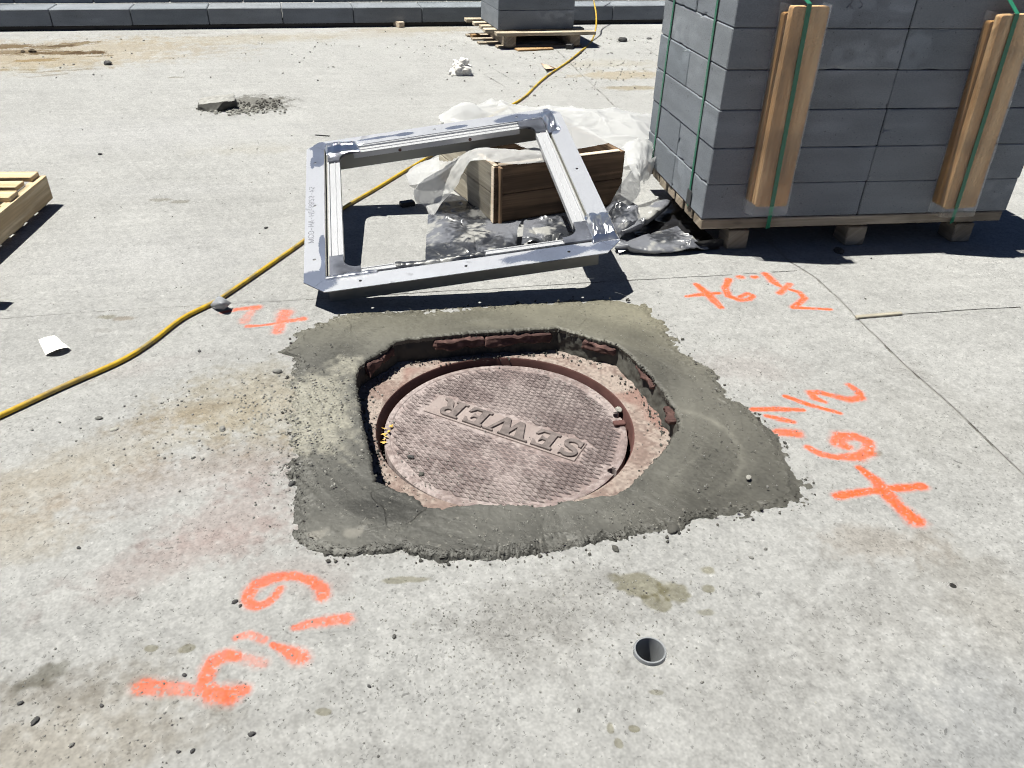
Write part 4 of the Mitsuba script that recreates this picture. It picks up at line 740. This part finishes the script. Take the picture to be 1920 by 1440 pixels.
strapline([(*(1.088, 0.102)[:1], -.006, (1.088, 0.102)[1]), (1.027, y_, .197), (1.000, y_, .900), (.999, -.003, TOP - .03), (.999, -.003, TOP)], .0165, F0, 'green plastic strap over the right pair of wrapped planks')
k1 = strapline([(-.003, .666, .148), (-.003, .632, TOP)], .0165, F1, 'green plastic strap on the sunlit left side of the stack, farther back')
k2 = strapline([(-.003, .151, .146), (-.003, .168, TOP)], .0165, F1, 'green plastic strap on the sunlit left side of the stack, near the front corner')
gp = cbox(.004, .046, .062, .0015); part(k2, 'edge_guard', gp, 'clip_steel', 30, M=S(-.0025, .152, .182))
# marker figures on a front block
def ink(pts, r, par, y): part(par, 'marker_line', tube([(x_, y, z_) for x_, z_ in pts], r, 6, .004), 'marker_ink', True, M=S(0, 0, 0))
top_left = [k for k, v in labels.items() if v.get('label', '').startswith('grey block in the sixth course') and v['label'].endswith('front left')][0]
ink([(0.417, 0.928), (0.416, 0.918), (0.41, 0.91), (0.402, 0.903)], .0018, top_left, -.0012); ink([(0.409, 0.915), (0.417, 0.907), (0.425, 0.902)], .0018, top_left, -.0012)
ink([(0.445, 0.929), (0.453, 0.92), (0.459, 0.912), (0.455, 0.905), (0.446, 0.904)], .0016, top_left, -.0012)

# ---------------------------------------------------------------- far pallet with blocks
FPO, FPA = (*(-0.221, 7.236), 0), .279
P2 = lambda x, y, z, **k: frame(FPO, FPA, x, y, z, **k)
PALF = thing('pallet', 'pale timber pallet under the small block stack by the low wall', 'pallet', 'pallets')
PW = .905
for k, (y, x0_, x1_) in enumerate(((.05, 0, PW), (.24, -.06, .86), (.43, -.05, .80), (.62, -.07, .80), (.84, -.10, .80))):
    b, uv = board(x1_ - x0_, .10, .028, .003, k * .9); part(PALF, 'deck_board', b, 'pine_pale', False, uv, M=P2((x0_ + x1_) / 2, y, .135 - .0145))
for x in (.13, .72):
    b, uv = board(.88, .095, .088, .004, x); part(PALF, 'stringer', b, 'pine_grey', False, uv, M=P2(x, .46, .0625, spin=90))
for k, (y, x0_) in enumerate(((.10, .02), (.30, -.10), (.50, -.11), (.70, -.12))):
    b, uv = board(.80 - x0_, .085, .016, .002, k * 1.7); part(PALF, 'bottom_board', b, 'pine_grey', False, uv, M=P2((x0_ + .80) / 2, y, .0085))
GR2 = 'grey blocks of the far stack'
for c_ in range(4):
    block(.70, .66, .155, .04 + .35, .14 + .33, .1365 + c_ * .155, f'grey block, {ORD[c_]} course of the small stack on the far pallet', kk, P2, GR2); kk += 1

# ---------------------------------------------------------------- low stepped stone wall at the back
WA, WD = .2653, .663
WO = np.array([-4.193, 7.492, 0])
WM = lambda x, y, z, **k: frame(WO, WA, x, y, z, **k)
WALL = thing('low_wall', 'low stepped wall of grey cut stones along the back of the slab', 'wall')
b, uv = board(16, .40, .036, .003, 0); part(WALL, 'bed', b, 'dark_bed', False, uv, M=WM(2.0, .222, .0175))
rs = np.random.default_rng(5)
for row, (y, z, hgt, dep, sh) in enumerate(((0, .036, .140, .36, 0), (.352, .1765, .16, .34, .31))):
    for k in range(-5, 17):
        m = cbox(WD - .006, dep, hgt - .003, .006); part(WALL, 'stone', m, STONES[(k * 3 + row) % 4], 30, M=WM((k + .5) * WD + sh, y + dep / 2 + .003 * (rs.random() - .5) * 2, z + hgt / 2 + .002 * rs.random()))

# ---------------------------------------------------------------- left pallet
LO, LA = np.array([-2.030, 3.262, 0]), math.radians(-83.2)
Lm = lambda x, y, z, **k: frame(LO, LA, x, y, z, **k)      # x runs towards the viewer, y to the right
PALL = thing('pallet', 'new yellow timber pallet cut off by the left frame edge', 'pallet', 'pallets')
for k, x in enumerate(np.arange(.045, .80, .121)):
    b, uv = board(1.0, .080, .019, .002, k * 1.3); part(PALL, 'deck_board', b, 'pine', False, uv, M=Lm(x, -.525 - .014 * math.sin(k * 2.3), .127 + .0100, spin=90))
sp = sbox(0, 0, .80, .100)
for y in (-.018, -.50, -.98):
    m = extrude(sp, .036); v = m.vertices; uv = np.stack([v[:, 0], v[:, 1] + v[:, 2]], -1)
    part(PALL, 'stringer', m, 'pine', False, uv, M=Lm(0, y + .018, .0265).rotate([1, 0, 0], 90))
for k, x in enumerate((.06, .30, .52, .74)):
    b, uv = board(1.0, .085, .019, .002, k * 2.3); part(PALL, 'bottom_board', b, 'pine', False, uv, M=Lm(x, -.52, .0165, spin=90))

b, uv = board(.34, .06, .15, .004, 2.2)
whole('added_shadow_block', 'unseen block added just outside the left edge to cast the shadow tip showing', 'wood', b, 'pine', False, uv, M=T().translate([-1.918, 2.312, .075]))  # out-of-view block added only to cast the shadow at the left edge
# ---------------------------------------------------------------- scraps and litter
pp = [[(-1.473, 2.076, 0.012), (-1.458, 2.097, 0.01), (-1.444, 2.115, 0.006)], [(-1.449, 2.045, 0.004), (-1.418, 2.049, 0.014), (-1.398, 2.071, 0.01)], [(-1.413, 1.999, 0.006), (-1.376, 2.006, 0.02), (-1.359, 2.04, 0.008)]]
whole('paper_scrap', 'flat white paper scrap on the slab near the left edge', 'paper', gridmesh(patch(pp, 20, 20, .003, 30, 1)), 'white_paper', True)
def ball(c_, s, seed, z):
    m = trimesh.creation.icosphere(subdivisions=4); v = m.vertices; r = (1 + 1.3 * (np.abs(meshkit.fbm(v * 1.25 + seed, 3, seed) - .5) * 2 - .25)) * (1 - .33 * v[:, 2]); m.vertices = v * r[:, None] * s + [c_[0], c_[1], z]; return m
bm = ball((-0.454, 6.185), np.array([.072, .06, .066]), 3, .056); bm.vertices[:, 2] = np.maximum(bm.vertices[:, 2], .002)
whole('crumpled_paper', 'crumpled white paper lying alone on the slab before the far pallet', 'paper', bm, 'white_paper', 25)
br = [[(0.15, 6.564, 0.03), (0.171, 6.537, 0.008), (0.187, 6.343, 0.03)], [(0.194, 6.603, 0.012), (0.218, 6.533, 0.006), (0.245, 6.455, 0.014)], [(0.257, 6.456, 0.018), (0.272, 6.531, 0.008), (0.284, 6.522, 0.018)]]
whole('curled_scrap', 'small curled tan scrap right of the crumpled paper', 'scrap', gridmesh(patch(br, 16, 16, .002, 30, 2)), 'tan_paper', True)
def stick(a_, b_, wdt, hgt, m, key, label, cat, z=0.0):
    a_, b_ = np.array(a_), np.array(b_); L = np.linalg.norm(b_ - a_); A = math.atan2(*(b_ - a_)[::-1]); bm_, uv = board(L, wdt, hgt, min(.003, hgt / 4), L)
    whole(key, label, cat, bm_, m, False, uv, M=T().translate([*((a_ + b_) / 2), hgt / 2 + z]).rotate([0, 0, 1], math.degrees(A)))
stick((-0.052, 7.23), (0.256, 7.357), .10, .016, 'pack_plank', 'wood_offcut', 'flat orange-brown board offcut in front of the far pallet', 'wood')
stick((-0.475, 7.801), (-0.408, 7.842), .06, .03, 'pack_plank', 'wood_chip', 'small orange wood chip left of the far pallet', 'wood')
stick((-1.356, 8.451), (-1.18, 8.252), .06, .05, 'form_edge', 'wood_wedge', 'brown wood wedge at the foot of the low wall', 'wood')
stick((0.39, 7.406), (0.446, 7.389), .07, .04, 'black_rubber', 'black_box', 'small black object beside the right foot of the far pallet', 'scrap')
stick((-0.525, 3.357), (-0.469, 3.389), .035, .022, 'black_rubber', 'black_clip', 'small black plastic piece under the plastic flap inside the metal frame', 'scrap')
stick((1.278, 7.504), (0.629, 7.446), .01, .008, 'pack_plank', 'thin_lath', 'thin wooden lath on the slab right of the far pallet', 'wood') if False else None
stick((-1.158, 4.448), (-1.074, 4.435), .006, .006, 'black_stone', 'twig', 'thin dark twig lying behind the back left corner of the metal frame', 'twig')
stick((1.185, 2.411), (1.36, 2.451), .016, .010, 'form_grey', 'filler_strip', 'tan strip of joint filler poking up from the slab joint at right', 'strip')
lv = [m for k in range(7) for m in [trimesh.Trimesh(np.array([[-1, 0, .2], [0, -.5, 0], [1, 0, .3], [0, .5, .1]]) * .011 @ trimesh.transformations.rotation_matrix(k * 1.9, [0, .3, 1])[:3, :3] + [-.357 + .011 * math.sin(k * 3.3), 1.79 + .013 * (k - 3.2), CZ + .004], [[0, 1, 2], [0, 2, 3]])]]
whole('dry_leaves', 'few crumbled yellow leaves in the gap at the left edge of the manhole cover', 'leaves', trimesh.util.concatenate(lv), 'leaf_yellow', False)
stick((0.304, 1.873), (0.339, 1.88), .022, .010, 'rust_iron', 'rust_flake', 'dark rusty iron flake on the right edge of the manhole cover', 'iron scrap', z=CZ)

# broken-out chunk of concrete and its rubble
ck = trimesh.convex.convex_hull(np.array([[-.13, -.05, .0], [-.15, .08, .03], [-.13, .06, .10], [.10, .08, .10], [.12, -.01, .06], [-.10, -.03, .085], [.06, -.06, .07], [.10, .06, -.02], [-.02, -.09, -.01]])).subdivide().subdivide()
ck.vertices += (nz(ck.vertices, 14, 3, 3)[:, None] - .5) * .035
whole('concrete_chunk', 'broken concrete chunk lifted out of the slab, upper left', 'concrete chunk', ck, 'broken_concrete', 40, M=T().translate([*(-1.875, 4.955), -.010]).rotate([0, 1, 0], -9).scale([.95, 1, .75]))
rb = np.random.default_rng(9); n = 260
pos = np.c_[rb.normal(0, .11, n), rb.normal(0, .065, n), np.zeros(n)]; pos[:, 1] += .28 * pos[:, 0] * .3; pos[:, :2] += (-1.713, 5.057)
sz = rb.uniform(.006, .018, n)
whole('rubble', 'grey and white concrete rubble beside the broken chunk', 'rubble', strew(pos[:120] * [1, .7, 1] + [-0.0, 1.5171000000000001, 0] - [.02, .13, 0], sz[:120] * .7, 3, 1), 'grit_light', False, kind='stuff')
whole('rubble', 'fine dark rubble beside the broken chunk', 'rubble', strew(pos[120:] + [.03, .02, 0], sz[120:] * .6, 4, 1), 'crumb', False, kind='stuff')

# single stones one can point at
def pebble(p, s, m, label, group=None, seed=0, sq=.65, z=0.0, cat='stone'):
    r_ = rock(seed, 2, .45, sq); whole('pebble', label, cat, r_, m, 35, M=T().translate([p[0], p[1], s * sq * .45 + z]).rotate([0, 0, 1], seed * 57.0).scale([s * 1.2, s, s]), group=group)
for (p_, s_, m_, lab, sq_, z_, cat_) in [
 ((-3.108, 6.157), .034, 'black_stone', 'large dark stone alone on the slab, upper left', .7, 0, 'stone'),
 ((0.931, 7.851), .040, 'black_stone', 'dark stone on the slab right of the far pallet', .7, 0, 'stone'),
 ((1.206, 8.045), .032, 'black_stone', 'small flat dark stone between the far pallet and the strapped stack', .3, 0, 'stone'),
 ((-3.939, 6.513), .022, 'dirt_clod', 'dark dirt clod in the muddy streaks, farther left of two', .6, 0, 'stone'),
 ((-3.869, 6.524), .027, 'dirt_clod', 'dark dirt clod in the muddy streaks, farther right of two', .7, 0, 'stone'),
 ((0.382, 1.33), .017, 'crumb', 'largest mortar lump at the front edge of the collar', .5, 0, 'mortar lump'),
 ((0.242, 1.261), .009, 'crumb', 'round mortar lump in front of the collar', .7, 0, 'mortar lump'),
 ((-0.699, 1.95), .013, 'grit_dark', 'broken grey stone at the left edge of the collar', .6, 0, 'stone'),
 ((-0.528, 1.447), .009, 'black_stone', 'dark stone tucked against the left edge of the collar', .7, 0, 'stone'),
 ((0.327, 1.949), .013, 'grit_light', 'pale stone lodged on the right rim of the manhole cover', .7, CZ, 'stone'),
 ((-0.274, 1.69), .009, 'black_stone', 'black lump on the left part of the manhole cover', .6, CZ, 'stone'),
 ((-0.236, 1.618), .008, 'crumb', 'grey lump on the lower left of the manhole cover', .5, CZ, 'mortar lump'),
 ((1.321, 2.993), .024, 'black_stone', 'black lump under the strapped pallet', .6, 0, 'stone'),
 ((-0.934, 1.214), .0052, 'black_stone', 'dark pebble alone on the slab left of the reddish dust stain', .7, 0, 'pebble'),
 ((-0.55, 1.078), .0068, 'black_stone', 'larger of two dark pebbles beside the top loop of the lowest orange marking', .7, 0, 'pebble'),
 ((-0.536, 1.068), .0048, 'black_stone', 'smaller of two dark pebbles beside the top loop of the lowest orange marking', .7, 0, 'pebble'),
 ((-0.588, 0.903), .0052, 'black_stone', 'dark pebble just above the long bar of the lowest orange marking', .7, 0, 'pebble'),
 ((-0.854, 0.835), .0058, 'black_stone', 'squarish dark pebble near the left edge, above the elongated one', .8, 0, 'pebble'),
 ((-0.81, 0.802), .0085, 'black_stone', 'elongated dark pebble near the bottom left corner', .5, 0, 'pebble'),
 ((-0.71, 0.835), .0046, 'black_stone', 'dark pebble below the left end of the lowest orange marking', .7, 0, 'pebble'),
 ((-0.43, 0.79), .0062, 'black_stone', 'largest dark pebble below the lowest orange marking', .7, 0, 'pebble'),
 ((-0.52, 0.756), .0050, 'black_stone', 'right one of two dark pebbles side by side near the bottom edge', .7, 0, 'pebble'),
 ((-0.543, 0.754), .0042, 'black_stone', 'left one of two dark pebbles side by side near the bottom edge', .7, 0, 'pebble'),
 ((-0.726, 0.76), .0050, 'grit_dark', 'grey pebble in the brownish bottom left corner', .7, 0, 'pebble'),
 ((-0.968, 2.055), .0068, 'black_stone', 'dark pebble just in front of the yellow cord, right of the paper scrap', .7, 0, 'pebble'),
 ((-1.11, 1.691), .0095, 'grit_dark', 'dark angular stone in front of the yellow cord, left of the pale flat chip', .6, 0, 'stone'),
 ((-1.048, 1.645), .0100, 'grit_light', 'pale flat chip of concrete in front of the yellow cord', .35, 0, 'chip'),
 ((-0.767, 1.66), .0100, 'grit_dark', 'rounded dark stone at the front edge of the sandy patch left of the collar', .6, 0, 'stone'),
 ((-1.26, 1.882), .0090, 'grit_dark', 'grey stone touching the far side of the yellow cord', .7, 0, 'stone'),
 ((-0.8, 1.536), .0062, 'grit_dark', 'left one of two small stones close together below the sandy patch', .6, 0, 'pebble'),
 ((-0.775, 1.532), .0062, 'grit_dark', 'right one of two small stones close together below the sandy patch', .6, 0, 'pebble'),
 ((0.542, 1.247), .0060, 'grit_dark', 'grey pebble right of the damp spots', .6, 0, 'pebble'),
 ((0.581, 1.275), .0050, 'grit_dark', 'grey pebble near the front right corner of the collar', .6, 0, 'pebble'),
 ((-0.215, 1.004), .0055, 'grit_dark', 'dark pebble right of the dash in the lowest orange marking', .7, 0, 'pebble'),
 ((-0.245, 0.892), .0044, 'black_stone', 'dark pebble lower right of the lowest orange marking', .7, 0, 'pebble'),
 ((0.372, 0.922), .0042, 'grit_dark', 'small pebble to the lower right of the drain pipe', .7, 0, 'pebble'),
 ((0.138, 0.856), .0046, 'grit_dark', 'small grey pebble to the lower left of the drain pipe', .7, 0, 'pebble'),
 ((0.265, 1.028), .0042, 'grit_light', 'white pebble at the back rim of the drain pipe', .7, 0, 'pebble'),
 ((-2.16, 3.977), .011, 'black_stone', 'dark pebble on the empty slab behind the left pallet', .7, 0, 'pebble'),
 ((-1.045, 3.06), .010, 'black_stone', 'dark pebble left of the metal frame', .6, 0, 'pebble'),
 ((0.072, 5.845), .015, 'grit_dark', 'upper of two stones beside the yellow cord behind the metal frame', .6, 0, 'stone'),
 ((0.093, 5.569), .012, 'grit_dark', 'lower of two stones beside the yellow cord behind the metal frame', .6, 0, 'stone'),
 ((0.597, 1.511), .008, 'grit_light', 'white chip lying on the right part of the mortar collar', .35, .013, 'chip')]:
    pebble(p_, s_ * (.8 if cat_ == 'pebble' else .9), m_, lab, None, len(labels) % 97, sq_, z_, cat_)

# grit: nobody could count it
gr = np.random.default_rng(31)
def cloud(n, c_, sx, sy, rot, s0, s1):
    q = np.c_[gr.normal(0, sx, n), gr.normal(0, sy, n)]; R = np.array([[math.cos(rot), -math.sin(rot)], [math.sin(rot), math.cos(rot)]]); q = q @ R.T + c_
    return np.c_[q, np.zeros(n)], (s0 + (s1 - s0) * gr.random(n) ** 3.5) * .52
inn, outp = Polygon(C0 + DIR * (RI + .004)[:, None]).buffer(0), Polygon(C0 + DIR * RO[:, None]).buffer(0)
def settle(P):
    i_, o_ = shapely.contains_xy(inn, P[:, 0], P[:, 1]), shapely.contains_xy(outp, P[:, 0], P[:, 1])
    P[:, 2] = np.where(o_ & ~i_, .0145, 0); r_ = np.hypot(P[:, 0] - CC[0], P[:, 1] - CC[1])
    P[:, 2] = np.where(i_, np.where(r_ < CR, CZ + .001, np.where(r_ < .378, -.13, -.079)), P[:, 2])
    ok = np.hypot(P[:, 0] - PIPE[0], P[:, 1] - PIPE[1]) > .036
    return ok
def grit(label, m, clouds, seed):
    P = np.vstack([c_[0] for c_ in clouds]); s = np.concatenate([c_[1] for c_ in clouds]); ok = settle(P)
    whole('grit', label, 'grit', strew(P[ok], s[ok], seed), m, False, kind='stuff')
G_ = np.array
grit('dark grit scattered over the slab around the manhole', 'grit_dark', [
 cloud(420, G_((-0.653, 1.779)), .16, .11, .3, .0022, .009), cloud(260, G_((-0.776, 1.746)), .20, .10, .4, .002, .009), cloud(900, G_((0.08, 1.088)), .17, .09, .2, .0016, .0055), cloud(380, G_((-0.048, 1.029)), .20, .10, 0, .0014, .004),
 cloud(300, G_((-0.536, 1.546)), .05, .10, 0, .002, .008), cloud(500, G_((-0.776, 0.795)), .22, .09, .2, .0016, .005), cloud(300, G_((-0.299, 0.909)), .18, .08, 0, .0015, .004), cloud(420, G_((0.551, 2.017)), .20, .26, 0, .002, .0055),
 cloud(420, G_((0.785, 1.704)), .30, .26, 0, .002, .0055), cloud(700, G_((-.5, 1.6)), .8, .6, 0, .002, .006), cloud(500, G_((.8, 2.2)), .5, .5, 0, .002, .006), cloud(420, G_((-1, 3.8)), 1.2, 1.2, 0, .003, .010), cloud(260, G_((0.609, 6.151)), .5, .5, 0, .005, .018), cloud(160, G_((0.88, 6.795)), .4, .3, 0, .005, .02), cloud(200, G_((-2, 6.8)), 1.6, .6, .28, .006, .02), cloud(160, G_((.9, 7.6)), .8, .5, .28, .006, .02)], 41)
grit('pale grit and sand grains scattered over slab and collar', 'grit_light', [
 cloud(500, G_((-0.594, 1.782)), .14, .12, .3, .002, .009), cloud(260, G_((0.17, 1.335)), .14, .03, .2, .0015, .0045), cloud(180, G_((-0.455, 1.55)), .05, .10, 0, .0015, .006), cloud(420, G_((0.09, 1.074)), .2, .10, .2, .0015, .005), cloud(400, G_((0, 1.6)), .9, .6, 0, .0016, .005),
 cloud(200, G_((-0.222, 1.619)), .06, .06, 0, .0018, .006), cloud(140, G_((-0.033, 1.541)), .10, .03, 0, .0018, .005), cloud(90, G_((-0.382, 1.726)), .02, .10, .2, .003, .007), cloud(150, G_((0.137, 2.103)), .10, .06, -.4, .0018, .005), cloud(300, G_((1, 7.9)), 1.2, .12, .28, .006, .02)], 43)
# mortar crumbs shed along the outer and inner edges of the collar
k_ = np.concatenate([gr.integers(0, NT, 500), np.flatnonzero(TH < 0)[gr.integers(0, (TH < 0).sum(), 500)]]); off = gr.normal(.004, .013, len(k_))
P = np.c_[C0 + DIR[k_] * (RO[k_] + off)[:, None], np.where(off < -.004, .008, 0.0)]
s = .001 + .006 * gr.random(len(k_)) ** 4
k2_ = gr.integers(0, NT, 900); o2 = gr.normal(-.022, .012, 900); P2_ = np.c_[C0 + DIR[k2_] * (RI[k2_] + np.minimum(o2, -.004))[:, None], np.full(900, -.079)]; s2 = .0012 + .005 * gr.random(900) ** 3
k3_ = gr.integers(0, NT, 420); P3_ = np.c_[C0 + DIR[k3_] * (RI[k3_] + gr.uniform(-.002, .006, 420))[:, None], gr.uniform(-.012, .004, 420)]; s3 = .001 + .004 * gr.random(420) ** 2
whole('mortar_crumbs', 'grey mortar crumbs along the edges of the collar', 'crumbs', strew(np.vstack([P[::2], P2_, P3_]), np.concatenate([s[::2], s2, s3]), 47, 0, .9), 'crumb', False, kind='stuff')
